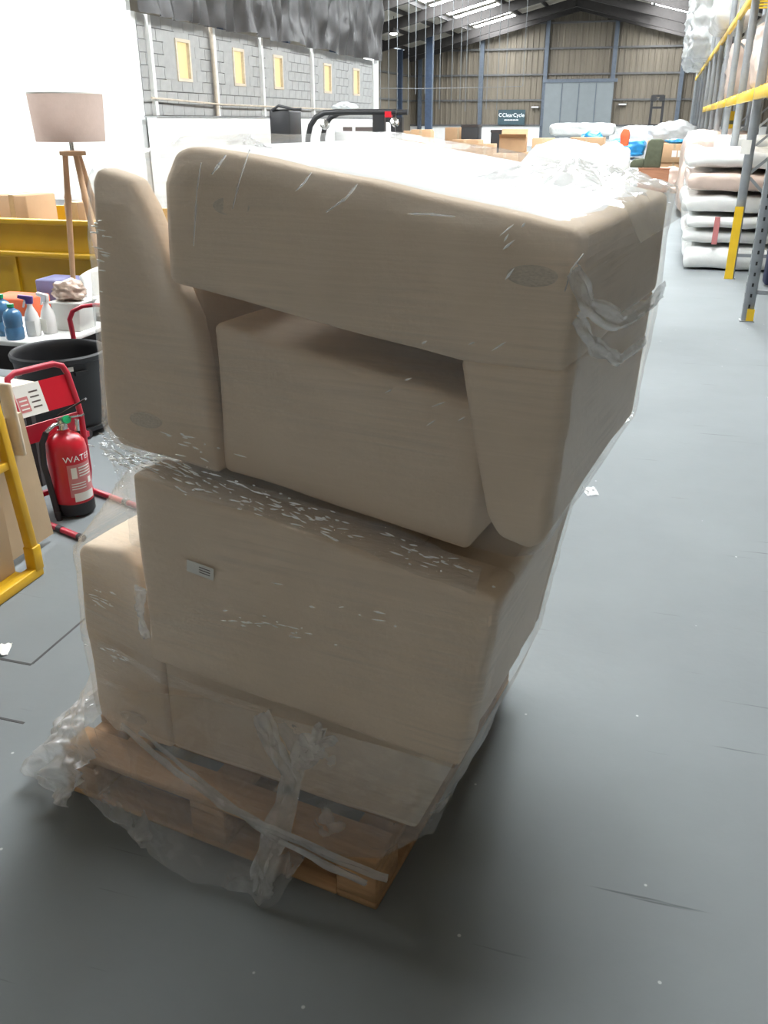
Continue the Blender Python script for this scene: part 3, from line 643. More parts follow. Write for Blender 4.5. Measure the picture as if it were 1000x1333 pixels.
# low table with bottles
tb = thing('low_table', 'low white topped table carrying bottles beside the black bin', 'table', (-4.02, 4.60, 0))
MB().box(-0.75, 0.72, -0.32, 0.32, 0.375, 0.405).build('table_top', M['whiteplastic'], tb, bevel=0.006)
for x in (-0.7, 0.66):
    for y in (-0.28, 0.26): MB().box(x, x+0.05, y, y+0.05, 0, 0.375).build('leg', M['darkwood'], tb)
MB().box(-0.66, 0.66, 0.24, 0.27, 0.05, 0.37).build('back_board', M['darkwood'], tb)
def bottle(loc, r, h, mt, label, cap=None, name='bottle', grp=None):
    t = thing(name, label, 'bottle', loc, 0, grp)
    MB().lathe([(r*0.9,0),(r,0.01),(r,h*0.32),(r*0.93,h*0.35),(r*0.93,h*0.40),(r,h*0.43),(r,h*0.72),(r*0.8,h*0.84),(r*0.32,h*0.92),(r*0.32,h)], 24).build('bottle_body', M[mt], t, smooth=40)
    MB().lathe([(r*0.36,h*0.955),(r*0.36,h*1.04)], 16).build('cap', M[cap or 'whiteplastic'], t, smooth=40)
    return t
def spray(loc, rz, label, trig):
    t = thing('spray_bottle', label, 'bottle', loc, rz)
    MB().lathe([(0.040,0),(0.044,0.01),(0.044,0.10),(0.036,0.135),(0.016,0.175),(0.016,0.19)], 20).build('bottle_body', M['whiteplastic'], t, smooth=50)
    MB().box(-0.022, 0.03, -0.0455, -0.044, 0.02, 0.095).build('label', M['paper'], t)
    h = MB().prism([(-0.02,0.19),(0.02,0.19),(0.025,0.235),(-0.06,0.245),(-0.065,0.225),(-0.02,0.215)], -0.012, 0.012).build('spray_head', M[trig], t, bevel=0.003)
    MB().prism([(-0.03,0.215),(-0.045,0.17),(-0.037,0.168),(-0.02,0.215)], -0.006, 0.006).build('trigger', M['whiteplastic'], h)
    return t
bottle((-3.60, 4.345, 0.405), 0.055, 0.20, 'bluewater', 'large blue translucent bottle on the white table beside a spray bottle', 'green')
bottle((-3.725, 4.42, 0.405), 0.055, 0.235, 'bluewater', 'blue translucent bottle with a green top standing behind the large blue bottle', 'green')
spray((-3.555, 4.46, 0.405), 0.3, 'white spray bottle with a purple head next to the blue bottles', 'purple')
spray((-3.50, 4.54, 0.405), -0.2, 'white spray bottle with a white head beside the clear tub', 'whiteplastic')
ct = thing('plastic_tub', 'translucent plastic tub on the table holding a crumpled bag', 'tub', (-3.42, 4.70, 0.405))
MB().prism([(-0.085,0),(0.085,0),(0.10,0.17),(-0.10,0.17)], -0.09, 0.09).build('tub_body', M['clearplastic'], ct, bevel=0.008); MB().box(-0.108, 0.108, -0.098, 0.098, 0.165, 0.178).build('tub_rim', M['clearplastic'], ct, bevel=0.004)
def bag_mesh(sx, sy, sz, seed, nm, m, parent=None, loc=(0,0,0), lump=0.3, rz=0, n=3):
    bm = bmesh.new(); bmesh.ops.create_icosphere(bm, subdivisions=n+1, radius=1)
    for v in bm.verts:
        k = 1 + lump*noise.noise(v.co*1.6 + Vector((seed,0,0))) + lump*0.55*noise.noise(v.co*4 + Vector((0,seed,0))) + lump*0.25*noise.noise(v.co*9 + Vector((0,0,seed)))
        c = v.co*k; v.co = Vector((c.x*sx, c.y*sy, max(-0.85, c.z)*sz + 0.85*sz))
    me = bpy.data.meshes.new(nm); bm.to_mesh(me); bm.free(); me.materials.append(m)
    for p in me.polygons: p.use_smooth = True
    return link(nm, me, parent, loc, (0,0,rz))
M['pinkbag'] = mat('brown_tinted_plastic_bag', (0.62, 0.47, 0.38), 0.2, var=0.15, scale=9, bump=0.8, bscale=14)
tag(bag_mesh(0.115, 0.085, 0.065, 3, 'plastic_bag', M['pinkbag'], None, (-3.44, 4.70, 0.585)), 'crumpled brown tinted plastic bag lying on the clear tub', 'bag')
carton((-4.80, 6.60, 0), (0.5, 0.3, 0.36), 0.05, 'slate blue flat topped box standing in front of the yellow skip', None, 'boxblue', z_tape=False, name='storage_box')
carton((-5.0, 6.15, 0), (0.4, 0.3, 0.28), 0.0, 'orange box standing in front of the yellow skip', None, 'orange', z_tape=False, name='storage_box')
# white tub chair
wc = thing('tub_chair', 'white chair with a curved high back beside the black bin', 'chair', (-3.90, 5.95, 0), R(-20))
def tub_fn(s, t):
    a = R(200 - 220*s); r = 0.30 + 0.04*t
    hgt = 0.60 - 0.10*abs(2*s-1)**2
    return (r*math.cos(a), r*math.sin(a), 0.10 + t*(hgt-0.10))
g = grid(40, 12, tub_fn); back = g.build('backrest', M['whiteplastic'], wc, smooth=180)
sm = back.modifiers.new('thick', 'SOLIDIFY'); sm.thickness = 0.03
MB().lathe([(0.02,0.26),(0.28,0.26),(0.30,0.29),(0.28,0.34),(0.02,0.345)], 32).build('seat', M['whiteplastic'], wc, smooth=40)
for a in (45, 135, 225, 315): MB().tube([(0.22*math.cos(R(a)), 0.22*math.sin(R(a)), 0.27), (0.26*math.cos(R(a)), 0.26*math.sin(R(a)), 0)], 0.016, 8).build('leg', M['darkwood'], wc, smooth=True)

# black bin on a dolly
bx, by = -3.05, 4.00
dl = thing('bin_dolly', 'black castor dolly under the round black bin', 'dolly', (bx, by, 0))
MB().lathe([(0.05,0.035),(0.225,0.035),(0.225,0.055),(0.05,0.055)], 32).build('platform', M['black'], dl, smooth=30)
for a in (-35, 55, 145, 235):
    x, y = 0.235*math.cos(R(a)), 0.235*math.sin(R(a))
    cs = MB().box(x-0.018, x+0.018, y-0.012, y+0.012, 0.02, 0.05).build('castor_fork', M['redmatte'], dl)
    MB().tube([(x-0.014, y+0.02, 0.026), (x+0.014, y+0.02, 0.026)], 0.026, 16).build('castor_wheel', M['rubber'], cs, smooth=40)
bn = thing('bin', 'round black plastic bin with an open top', 'bin', (bx, by, 0.056))
MB().lathe([(0.02,0.0),(0.205,0.0),(0.215,0.02),(0.244,0.365),(0.254,0.37),(0.258,0.395),(0.250,0.405),(0.240,0.395),(0.236,0.365),(0.205,0.03),(0.02,0.03)], 48).build('bin_body', M['black'], bn, smooth=40)
for a in (-30, 150, -118, 60):
    MB().box(-0.035, 0.035, -0.012, 0.016, 0, 0.02).build('handle' if a in (-30, 150) else 'tab', M['black'] if a in (-30,150) else M['pad'], bn, (0.250*math.cos(R(a)), 0.250*math.sin(R(a)), 0.31), (0, 0, R(a+90)))
MB().box(-0.014, 0.014, -0.002, 0.002, 0, 0.022).build('sticker', M['paper'], bn, (0.246*math.cos(R(-42)), 0.246*math.sin(R(-42)), 0.335), (0, 0, R(48)))

# extinguisher stand, facing +x in its own frame
sx0 = thing('extinguisher_stand', 'red tubular fire extinguisher stand with a sign plate under its loop', 'stand', (-2.405, 3.04, 0), R(-19))
hw = 0.145
def arc(c, r, a0, a1, n=6): return [(c[0]+r*math.cos(R(a0+(a1-a0)*k/n)), c[1]+r*math.sin(R(a0+(a1-a0)*k/n))) for k in range(n+1)]
side_l = [(-0.02, -hw, 0.06), (0.0, -hw+0.0, 0.14), (0.0, -hw, 0.40), (-0.01, -hw, 0.45), (-0.055, -hw, 0.585)]
loop = side_l + [(-0.066, -hw+0.012, 0.618), (-0.072, -hw+0.05, 0.634), (-0.072, hw-0.05, 0.634), (-0.066, hw-0.012, 0.618)] + [(x, -y, z) for x, y, z in reversed(side_l)]
MB().tube(loop, 0.0135, 12).build('frame_loop', M['redmatte'], sx0, smooth=True)
for sgn in (-1, 1):
    sd_ = MB().tube([(-0.10, sgn*(hw+0.03), 0.016), (0.05, sgn*(hw+0.03), 0.016), (0.34, sgn*(hw+0.03), 0.016)], 0.0135, 12).build('skid', M['redmatte'], sx0, smooth=True)
    MB().tube([(-0.02, sgn*hw, 0.07), (-0.05, sgn*(hw+0.03), 0.018)], 0.0135, 10).build('strut', M['redmatte'], sx0, smooth=True)
    for xx in (-0.10, 0.20, 0.34): MB().tube([(xx-0.015, sgn*(hw+0.03), 0.016), (xx+0.015, sgn*(hw+0.03), 0.016)], 0.0155, 12).build('rubber_cap', M['rubber'], sd_, smooth=40)
MB().bar((-0.01, -hw, 0.10), (-0.01, hw, 0.10), 0.02, 0.02).build('crossbar', M['redmatte'], sx0)
MB().box(-0.02, 0.13, -0.04, 0.04, 0.004, 0.012).build('shelf', M['redmatte'], sx0)
MB().bar((-0.02, 0.0, 0.008), (-0.02, 0.0, 0.10), 0.03, 0.008).build('shelf_bracket', M['redmatte'], sx0)
MB().box(-0.006, 0.0, -hw, hw, 0.34, 0.42).build('back_plate', M['redmatte'], sx0)
tilt = math.atan2(0.05, 0.14)
pl = MB().box(-0.004, 0.0, -hw+0.012, 0.0, 0, 0.135).build('sign_plate', M['paper'], sx0, (-0.012, 0, 0.455), (0, -tilt, 0))
MB().box(-0.004, 0.0, 0.0, hw-0.012, 0, 0.135).build('sign_plate', M['red'], sx0, (-0.012, 0, 0.455), (0, -tilt, 0))
MB().box(0.0, 0.001, -0.125, -0.075, 0.02, 0.085).build('sign_print', M['labelpink'], pl)
for k in range(4): MB().box(0.0, 0.001, -0.062, -0.02, 0.03+k*0.022, 0.036+k*0.022).build('sign_line', M['labeldark'], pl)
for k in range(3): MB().box(0.001, 0.002, -0.118, -0.082, 0.03+k*0.018, 0.036+k*0.018).build('sign_line', M['paper'], pl)

ex = thing('fire_extinguisher', 'red water fire extinguisher with a black base held in the red stand', 'extinguisher', (-2.338, 3.015, 0.0125), R(-19))
ex.scale = (1.0, 1.0, 0.90)
er = 0.085
MB().lathe([(0.02,0.045),(er,0.045),(er,0.325),(er*0.95,0.355),(er*0.75,0.385),(er*0.45,0.402),(0.028,0.408),(0.024,0.42)], 40).build('cylinder', M['red'], ex, smooth=50)
MB().lathe([(0.02,0.0),(er*0.97,0.0),(er*1.02,0.006),(er*1.02,0.062),(er,0.062)], 40).build('base_skirt', M['black'], ex, smooth=40)
vl = MB().lathe([(0.02,0.415),(0.022,0.425),(0.018,0.45),(0.024,0.455),(0.024,0.47)], 16).build('valve', M['chrome'], ex, smooth=40)
MB().tube([(0.0,-0.02,0.45),(0.01,-0.05,0.455),(0.005,-0.085,0.43)], 0.010, 10).build('hose_outlet', M['chrome'], vl, smooth=True)
MB().bar((-0.02, 0.0, 0.468), (0.10, 0.04, 0.50), 0.018, 0.008).build('lever', M['chrome'], vl)
MB().bar((-0.02, 0.0, 0.482), (0.085, 0.075, 0.565), 0.020, 0.008).build('squeeze_handle', M['black'], vl)
MB().lathe([(0.004,-0.008),(0.02,-0.006),(0.02,0.006),(0.004,0.008)], 16).build('safety_tag', M['green'], vl, (0.035, 0.0, 0.475), (0, R(70), 0), smooth=40)
MB().tube([(0.02,0.055,0.40),(0.02,0.06,0.455)], 0.010, 10).build('gauge', M['chrome'], vl, smooth=True)
hs_ = MB().tube([(0.005,-0.085,0.43),(0.0,-0.11,0.38),(0.0,-0.118,0.28),(0.0,-0.108,0.18),(0.0,-0.098,0.08),(0.01,-0.098,0.0)], 0.013, 10).build('hose', M['rubber'], ex, smooth=True)
MB().tube([(0.01,-0.098,0.03),(0.02,-0.100,-0.03)], [0.015, 0.011], 10).build('nozzle', M['rubber'], hs_, smooth=True)
def wrap_cyl(me, r):                        # bend flat (x,y) lettering round the cylinder, facing +x
    for v in me.vertices:
        a = v.co.x / r; y = v.co.y
        v.co = ((r + v.co.z)*math.cos(a), (r + v.co.z)*math.sin(a), y)
    return me
def cyl_patch(a0, a1, z0, z1, r, m, nm, par):
    return grid(10, 2, lambda s, t: (r*math.cos(R(a0+(a1-a0)*s)), r*math.sin(R(a0+(a1-a0)*s)), z0+(z1-z0)*t)).build(nm, m, par, smooth=180)
lb = link('lettering', wrap_cyl(text_mesh('lettering', 'WATER', 0.042, M['signwhite']), er+0.0012), ex, (0,0,0.292))
cyl_patch(-40, 42, 0.10, 0.265, er+0.0008, M['labelpink'], 'instruction_label', ex)
cyl_patch(-30, 38, 0.075, 0.118, er+0.0014, M['paper'], 'service_label', ex)
for k in range(4): cyl_patch(-8, 36, 0.243-k*0.014, 0.249-k*0.014, er+0.0014, M['paper'], 'printed_line', ex)
cyl_patch(-30, -14, 0.195, 0.250, er+0.0014, M['paper'], 'pictogram', ex)
for k in range(3): cyl_patch(-34, 10, 0.165-k*0.013, 0.170-k*0.013, er+0.0014, M['paper'], 'printed_line', ex)
cyl_patch(20, 34, 0.155, 0.185, er+0.0014, M['paper'], 'pictogram', ex)

# a second red loop handle behind the bin: sack truck
s2 = thing('hand_truck', 'red hand truck with a curved loop handle behind the black bin', 'hand truck', (-3.10, 4.47, 0), R(18))
s2.scale = (1, 1, 0.80)
MB().tube([(-0.16,0,0.05),(-0.16,0,0.55),(-0.165,0,0.66),(-0.14,0,0.72),(-0.08,0,0.755),(0,0,0.765),(0.08,0,0.755),(0.14,0,0.72),(0.165,0,0.66),(0.16,0,0.55),(0.16,0,0.05)], 0.015, 10).build('frame_loop', M['redmatte'], s2, smooth=True)
for z in (0.2, 0.45): MB().bar((-0.16,0,z), (0.16,0,z), 0.02, 0.02).build('crossbar', M['redmatte'], s2)
MB().box(-0.17, 0.17, -0.14, 0.0, 0.03, 0.04).build('toe_plate', M['black'], s2)
for x in (-0.19, 0.19): MB().tube([(x-0.02, 0.06, 0.09), (x+0.02, 0.06, 0.09)], 0.09, 20).build('wheel', M['rubber'], s2, smooth=40)
bk = thing('bucket', 'dark green bucket with a red band beside the black bin', 'bucket', (-2.98, 4.80, 0))
MB().lathe([(0.02,0),(0.12,0),(0.15,0.30),(0.155,0.31),(0.145,0.31),(0.115,0.02),(0.02,0.02)], 28).build('bucket_body', M['redmatte'], bk, smooth=40)
MB().lathe([(0.150,0.27),(0.165,0.275),(0.165,0.325),(0.150,0.33)], 28, caps=False).build('rim', M['greenfab'], bk, smooth=40)
MB().tube([(0.16*math.cos(R(a)), -0.02, 0.30+0.10*math.sin(R(a))) for a in range(0, 181, 20)], 0.008, 8).build('handle', M['black'], bk, smooth=True)

# yellow panel trolley with boards
yt = thing('panel_trolley', 'yellow steel frame trolley holding plywood boards', 'trolley', (-2.125, 0, 0))
MB().bar((0, 1.0, 0.022), (0, 2.47, 0.022), 0.04, 0.04).build('bottom_rail', M['yellow'], yt, bevel=0.004)
MB().bar((0, 2.45, 0.03), (0, 2.45, 0.13), 0.046, 0.046).build('post_socket', M['yellow'], yt, bevel=0.004)
MB().bar((0, 2.45, 0.10), (-0.02, 2.40, 0.85), 0.036, 0.036).build('post', M['yellow'], yt, bevel=0.004)
MB().bar((0, 1.05, 0.04), (-0.02, 1.05, 0.85), 0.036, 0.036).build('post', M['yellow'], yt, bevel=0.004)
MB().bar((-0.01, 1.05, 0.47), (-0.012, 2.425, 0.47), 0.030, 0.030).build('crossbar', M['yellow'], yt, bevel=0.004)
MB().bar((-0.02, 1.05, 0.83), (-0.02, 2.40, 0.83), 0.030, 0.030).build('crossbar', M['yellow'], yt, bevel=0.004)
MB().box(-0.42, -0.02, 1.1, 2.40, 0.005, 0.035).build('deck', M['yellow'], yt)
B = 'boards on the yellow trolley'
tag(MB().box(-2.195, -2.175, 1.10, 2.40, 0.036, 0.80).build('plywood_board', M['ply'], bevel=0.002), 'wide plywood board right behind the yellow frame', 'board', B)
tag(MB().add([(-2.265,1.2,0.036),(-2.265,2.73,0.036),(-2.265,2.67,0.58),(-2.265,1.2,0.62),(-2.245,1.2,0.036),(-2.245,2.73,0.036),(-2.245,2.67,0.58),(-2.245,1.2,0.62)],
    [(0,1,2,3),(7,6,5,4),(0,4,5,1),(1,5,6,2),(2,6,7,3),(3,7,4,0)]).build('plywood_board', M['ply']), 'long plywood board with a slanted end sticking out past the yellow post', 'board', B)
tag(MB().bar((-2.230, 2.60, 0.43), (-2.230, 2.585, 0.72), 0.022, 0.055, up=(1,0,0)).build('timber_batten', M['palewood'], bevel=0.008), 'short pale batten with a rounded end propped upright against the boards', 'board', B)
tag(MB().add([(-3.3,3.16,0.475),(-2.57,3.08,0.475),(-2.645,3.29,0.475),(-3.3,3.37,0.475),(-3.3,3.16,0.50),(-2.57,3.08,0.50),(-2.645,3.29,0.50),(-3.3,3.37,0.50)],[(0,3,2,1),(4,5,6,7),(0,1,5,4),(1,2,6,5),(2,3,7,6),(3,0,4,7)]).build('timber_shelf', M['palewood'], rot=(0,0,0), bevel=0.003), 'pale planed timber board lying flat at the height of the stand loop', 'board')
db = thing('work_stand', 'dark steel stand under the pale timber board', 'stand', (-2.66, 3.15, 0))
for a, b in ((0.0, 0.0), (-0.02, 0.09), (-0.58, 0.05), (-0.58, 0.15)): MB().bar((a, b, 0), (a, b, 0.474), 0.03, 0.03).build('leg', M['darkwood'], db)
for b in (0.0,): MB().bar((-0.55, b, 0.10), (0.0, b, 0.10), 0.03, 0.03).build('crossbar', M['darkwood'], db)
# litter on the floor
def scrap(loc, s, seed, label):
    def fn(a, b): return ((a-0.5)*s*(1+0.4*noise.noise(Vector((b*4, seed, 0)))), (b-0.5)*s*0.6, 0.004 + s*0.18*abs(noise.noise(Vector((a*4+seed, b*4, 1)))))
    tag(grid(10, 8, fn).build('plastic_scrap', M['film_rope'] if seed != 2 else M['paper'], None, loc, (0,0,seed), smooth=180), label, 'litter')
scrap((-1.90, 1.975, 0.0), 0.07, 2, 'white paper scrap lying by the floor joint near the yellow trolley')
scrap((-0.14, 3.90, 0.0), 0.10, 5, 'clear plastic scrap lying alone on the open grey aisle floor')

# ================================================================== right side: pallet racking and mattresses
FX, RD = 0.83, 0.92                       # rack face, rack depth
rk = thing('pallet_rack', 'long run of grey pallet racking with yellow beams beside the aisle', 'rack', (FX, 5.72, 0))
RY = [0.0, 2.51, 4.87] + [4.87 + 2.45*k for k in range(1, 12)]
RH = 6.2
upm = None
def upright_mesh():
    mb = MB()
    mb.box(-0.045, 0.045, -0.04, 0.04, 0, RH)
    return mb.mesh('upright', M['rackgrey'], bevel=0.006, seg=1)
um = upright_mesh()
slot = MB().box(-0.047, -0.0455, -0.008, 0.008, 0, 0.03).mesh('slot', M['black'])
foot = MB().box(-0.06, 0.06, -0.055, 0.055, 0, 0.008).mesh('foot_plate', M['rackgrey'])
for k, y in enumerate(RY):
    for x in (0.045, RD):
        u_ = link('upright', um, rk, (x, y, 0)); link('foot_plate', foot, u_)
        if k in (0, 1) and x < 0.1:
            for q in range(26): link('slot', slot, u_, (0, 0, 0.12+q*0.09))
            for q in range(26):
                sl = link('slot', slot, u_, (0.0, -0.002, 0.12+q*0.09), (0, 0, R(90)))
    if k < 7:
        zz = [0.25, 1.05, 1.85, 2.65, 3.45, 4.25]
        MB().bar((0.09, y, zz[0]), (RD-0.045, y, zz[0]), 0.025, 0.035).build('brace', M['rackgrey'], rk)
        for a in range(5):
            pa, pb = ((0.09, RD-0.045) if a % 2 else (RD-0.045, 0.09))
            MB().bar((pa, y, zz[a]+0.05), (pb, y, zz[a+1]), 0.02, 0.03).build('brace', M['rackgrey'], rk)
MB().box(-0.01, 0.05, -0.056, -0.043, 0, 0.10).build('foot_guard', M['rackyellow'], rk, (0.045, RY[1], 0.01))
gd = MB().box(-0.058, 0.03, -0.056, -0.043, 0, 0.76).build('upright_guard', M['rackyellow'], rk, (0.045, RY[2], 0.0))
for k in range(1, len(RY)-1):
    L_ = RY[k+1]-RY[k]
    for z in ((1.80, 2.95, 4.6) if k != 2 else (1.80, 2.95, 4.6)):
        if z < 2 and k > 7: continue
        for x in (0.0, RD+0.03):
            MB().box(x-0.022, x+0.022, 0.045, L_-0.045, 0, 0.11).build('beam', M['rackyellow'], rk, (x if x > 0.1 else 0.02, RY[k], z), bevel=0.005, seg=1)
for z in (2.95, 4.6):
    for x in (0.02, RD): MB().box(x-0.022, x+0.022, 0.045, RY[1]-0.045, 0, 0.11).build('beam', M['rackyellow'], rk, (0, 0, z), bevel=0.005, seg=1)
for k in (1, 2, 3):
    for z in (1.80, 2.95):
        for q in range(6):
            yy = RY[k] + 0.18 + q*0.38
            MB().box(0.03, RD, yy, yy+0.10, z+0.112, z+0.130).build('deck_slat', M['rackyellow'], rk)
MB().box(-0.001, 0.0, -0.05, 0.05, 0, 0.14).build('rack_notice', M['paper'], rk, (0.0, RY[2]-0.041, 1.28), (0, 0, R(90)))

def mattress(loc, size, rz, label, mt='mattress', grp=None, jit=0.03, name='mattress', seed=0, puff=0.0):
    a, b, c = size; nx, ny, nz = max(4, int(a/0.07)), max(4, int(b/0.12)), max(3, int(c/0.05))
    bm = bmesh.new(); bmesh.ops.create_cube(bm, size=1.0)
    bmesh.ops.subdivide_edges(bm, edges=bm.edges, cuts=13 if mt != 'clearwrap' else 26, use_grid_fill=True)
    for v in bm.verts:
        x, y, z = v.co
        # rounded sides
        ex_ = max(0, abs(2*z))**2; k = 1 - 0.04*ex_; r = min(0.5, c*0.35)
        X = x*a*k; Y = y*b*k; Z = (z+0.5)*c
        edge = max(abs(2*x), abs(2*y))**6
        Z = Z + (c*0.10*edge)*(-1 if z > 0 else 1)*(abs(2*z)**3)
        n1 = noise.noise(Vector((X*3+seed, Y*3, Z*5)))*jit + noise.noise(Vector((X*9, Y*9+seed, Z*12)))*jit*0.6
        d = Vector((x, y, z)).normalized()
        v.co = Vector((X, Y, Z)) + d*n1
        if puff and z > 0.2: v.co.z += puff*(0.5+noise.noise(Vector((X*4, Y*4, seed))))
        v.co.z = max(0.0, v.co.z)
    me = bpy.data.meshes.new(name); bm.to_mesh(me); bm.free(); me.materials.append(M[mt])
    for p in me.polygons: p.use_smooth = True
    return tag(link(name, me, None, loc, (0, 0, rz)), label, 'mattress' if name == 'mattress' else 'bundle', grp)
GM = 'mattress stack under the rack beams'
mx0, my0 = 1.10, 12.0
st_ = [(0.0, 0.27, 1.45, 'lowest plastic wrapped white mattress, lying on the floor of the stack', 'mattress'), (0.295, 0.145, 1.55, 'thin wrapped white mattress with a red tape, second up in the stack', 'mattress'),
       (0.462, 0.145, 1.5, 'thin wrapped white mattress, third up in the stack under the thicker one', 'mattress'), (0.628, 0.21, 1.52, 'wrapped white mattress just below the pinkish folded bundle', 'mattress'), (0.865, 0.20, 1.45, 'folded pinkish beige bundle in plastic on the mattress stack', 'pinkwrap'),
       (1.105, 0.17, 1.55, 'puffy white wrapped bundle topping the mattress stack', 'mattress')]
for i, (z, h, w, lb_, mt_) in enumerate(st_):
    mattress((mx0 + random.uniform(-0.02, 0.02) - (0.05 if i > 2 else 0), my0 + (0.06 if i % 2 else 0), z), (w, 1.8, h), 0.0, lb_, mt_, GM, 0.022 if i < 4 else 0.04, seed=i*3.1, puff=0.05 if i == 5 else 0)
tag(MB().box(0.66, 0.72, 11.06, 11.09, 0.30, 0.60).build('red_tape', M['labelpink']), 'faded red tape strip on the front of the mattress stack', 'tape')
mattress((1.15, 14.6, 0), (1.5, 2.0, 1.1), 0, 'tall white wrapped stack standing behind the mattress pile in the racking', 'mattress', None, 0.05, seed=8)
mattress((1.30, 14.6, 1.17), (1.1, 1.9, 0.24), 0, 'white wrapped mattress lying on the tall white stack', 'mattress', None, 0.03, seed=5)
mattress((0.95, 18.5, 0), (1.2, 2.0, 1.45), 0, 'pinkish white wrapped stack at floor level farther down the racking', 'pinkwrap', None, 0.06, seed=4)
# bundles on the first beam level
GB = 'wrapped bundles on the rack beams'
mattress((1.50, 9.6, 1.932), (1.05, 1.5, 0.20), 0, 'flat pinkish wrapped bundle lying directly on the yellow beams', 'pinkwrap', GB, 0.03, 'wrapped_bundle', 2.2)
mattress((1.52, 9.6, 2.155), (0.95, 1.4, 0.15), 0, 'pinkish wrapped bundle with a squared end in the middle of the rack bay', 'pinkwrap', GB, 0.03, 'wrapped_bundle', 3.2)
mattress((1.47, 9.5, 2.33), (1.10, 1.5, 0.24), 0, 'thick pinkish wrapped bundle under the upper yellow beam', 'pinkwrap', GB, 0.05, 'wrapped_bundle', 4.2)
mattress((1.20, 12.2, 1.932), (0.55, 0.9, 0.75), 0.05, 'upright brown wrapped roll standing on the beams beyond the pink bundles', 'pinkwrap', GB, 0.04, 'wrapped_bundle', 5.2)
for k, (x, y, z, a, b, c, lb_, mt_) in enumerate([(0.92, 19.3, 3.07, 0.65, 2.6, 1.5, 'white draped wrapped bundle bulging over the upper beam', 'mattress'), (1.10, 13.0, 3.07, 0.5, 1.6, 1.3, 'slate blue wrapped bundle standing on the upper beam', 'boxblue'),
      (0.85, 27.5, 3.07, 0.9, 3.4, 2.4, 'tall crumpled clear wrapped stack on the upper beam, nearer of two', 'clearwrap'), (0.66, 33.0, 3.07, 0.7, 4.0, 2.9, 'tall crumpled clear wrapped stack hanging out over the aisle', 'clearwrap'),
      (1.25, 17.6, 1.92, 0.7, 2.0, 0.9, 'dull brown wrapped bundle on the lower beam far down the rack', 'pinkwrap')]):
    mattress((x, y, z), (a, b, c), 0, lb_, mt_, GB, 0.17 if mt_ == 'clearwrap' else 0.05, 'wrapped_bundle', 7.7+k)
nv = thing('navy_cover', 'navy cover with yellow straps hanging behind the grey rack upright', 'cover', (1.49, 10.2, 0))
MB().box(-0.30, 0.34, -0.12, 0.12, 0.02, 1.12).build('cloth', M['navy'], nv, bevel=0.02, jitter=0.01)
for z in (0.78, 0.92): MB().box(-0.31, 0.35, -0.13, 0.13, z, z+0.05).build('strap', M['rackyellow'], nv)
for k in range(4):
    t_ = thing('hazard_post', 'yellow and green striped post in the racking', 'post', (1.25+0.12*k, 20.5+1.2*k, 0), group='striped posts in the racking')
    MB().box(-0.05, 0.05, -0.05, 0.05, 0, 1.78).build('shaft', M['rackyellow'], t_)
    for q in range(5): MB().box(-0.052, 0.052, -0.052, 0.052, 0.9+q*0.16, 0.97+q*0.16).build('stripe', M['greenfab'], t_)

# ================================================================== middle distance and far end
# white wrapped load standing behind the chairs
wl2 = mattress((-0.64, 7.4, 0.142), (0.80, 1.1, 1.24), 0.02, 'tall white plastic wrapped load standing on the aisle behind the chairs', 'milkwrap', None, 0.05, 'wrapped_load', 6.6, puff=0.10)
wl2['category'] = 'load'
wp = thing('pallet', 'pallet under the tall white wrapped load behind the chairs', 'pallet', (-1.15, 6.85, 0))
for k in range(3):
    MB().box(k*0.4, k*0.4+0.1, 0, 1.1, 0, 0.12).build('bearer', M['pallet'], wp)
for k in range(6): MB().box(0, 0.9, k*0.2, k*0.2+0.1, 0.12, 0.141).build('deck_board', M['pallet'], wp)

# reach truck
fk = thing('forklift', 'dark forklift with a curved overhead guard parked before the office wall', 'forklift', (-6.0, 17.0, 0))
MB().box(-1.1, 1.05, -0.45, 0.45, 0.15, 1.0).build('chassis', M['whiteplastic'], fk, bevel=0.06)
MB().box(0.1, 1.0, -0.40, 0.40, 1.0, 1.58).build('rear_cover', M['whiteplastic'], fk, bevel=0.05)
for k, (a, b) in enumerate(((0.28, 0.46), (0.52, 0.86))): MB().box(a, b, -0.405, -0.398, 1.43, 1.50).build('printed_label', M['labeldark'], fk)
MB().box(-1.22, -0.80, -0.34, 0.30, 1.0, 1.80).build('seat_back', M['black'], fk, bevel=0.05)
MB().tube([(-1.15, -0.35, 1.78), (-1.0, -0.36, 1.86), (-0.7, -0.36, 1.80), (-0.55, -0.36, 1.80)], 0.025, 8).build('grab_rail', M['black'], fk, smooth=True)
for y in (-0.40, 0.40):
    MB().tube([(-0.42, y, 0.9), (-0.42, y, 1.30), (-0.36, y, 1.52), (-0.25, y, 1.66), (-0.08, y, 1.735), (0.15, y, 1.75), (1.3, y, 1.75)], 0.05, 10).build('guard_bar', M['black'], fk, smooth=True)
for k in range(5): MB().bar((0.0+k*0.25, -0.4, 1.745), (0.0+k*0.25, 0.4, 1.745), 0.04, 0.04).build('guard_slat', M['black'], fk)
for y in (-0.36, 0.36): MB().box(0.86, 1.08, y-0.06, y+0.06, 0.1, 1.72).build('mast_rail', M['black'], fk)
for y in (-0.30,): MB().box(1.28, 1.40, y-0.06, y+0.06, 0.1, 1.66).build('fork_mast', M['black'], fk)
MB().box(1.10, 1.22, -0.45, -0.35, 1.66, 1.76).build('tail_light', M['red'], fk)
MB().lathe([(0.01,0),(0.08,0.01),(0.08,0.10),(0.01,0.12)], 16).build('work_lamp', M['chrome'], fk, (-0.02, -0.5, 1.52), (R(70), 0, 0), smooth=40)
MB().lathe([(0.01,0),(0.07,0.01),(0.07,0.10),(0.01,0.12)], 16).build('work_lamp', M['chrome'], fk, (1.32, -0.5, 1.56), (R(70), 0, 0), smooth=40)
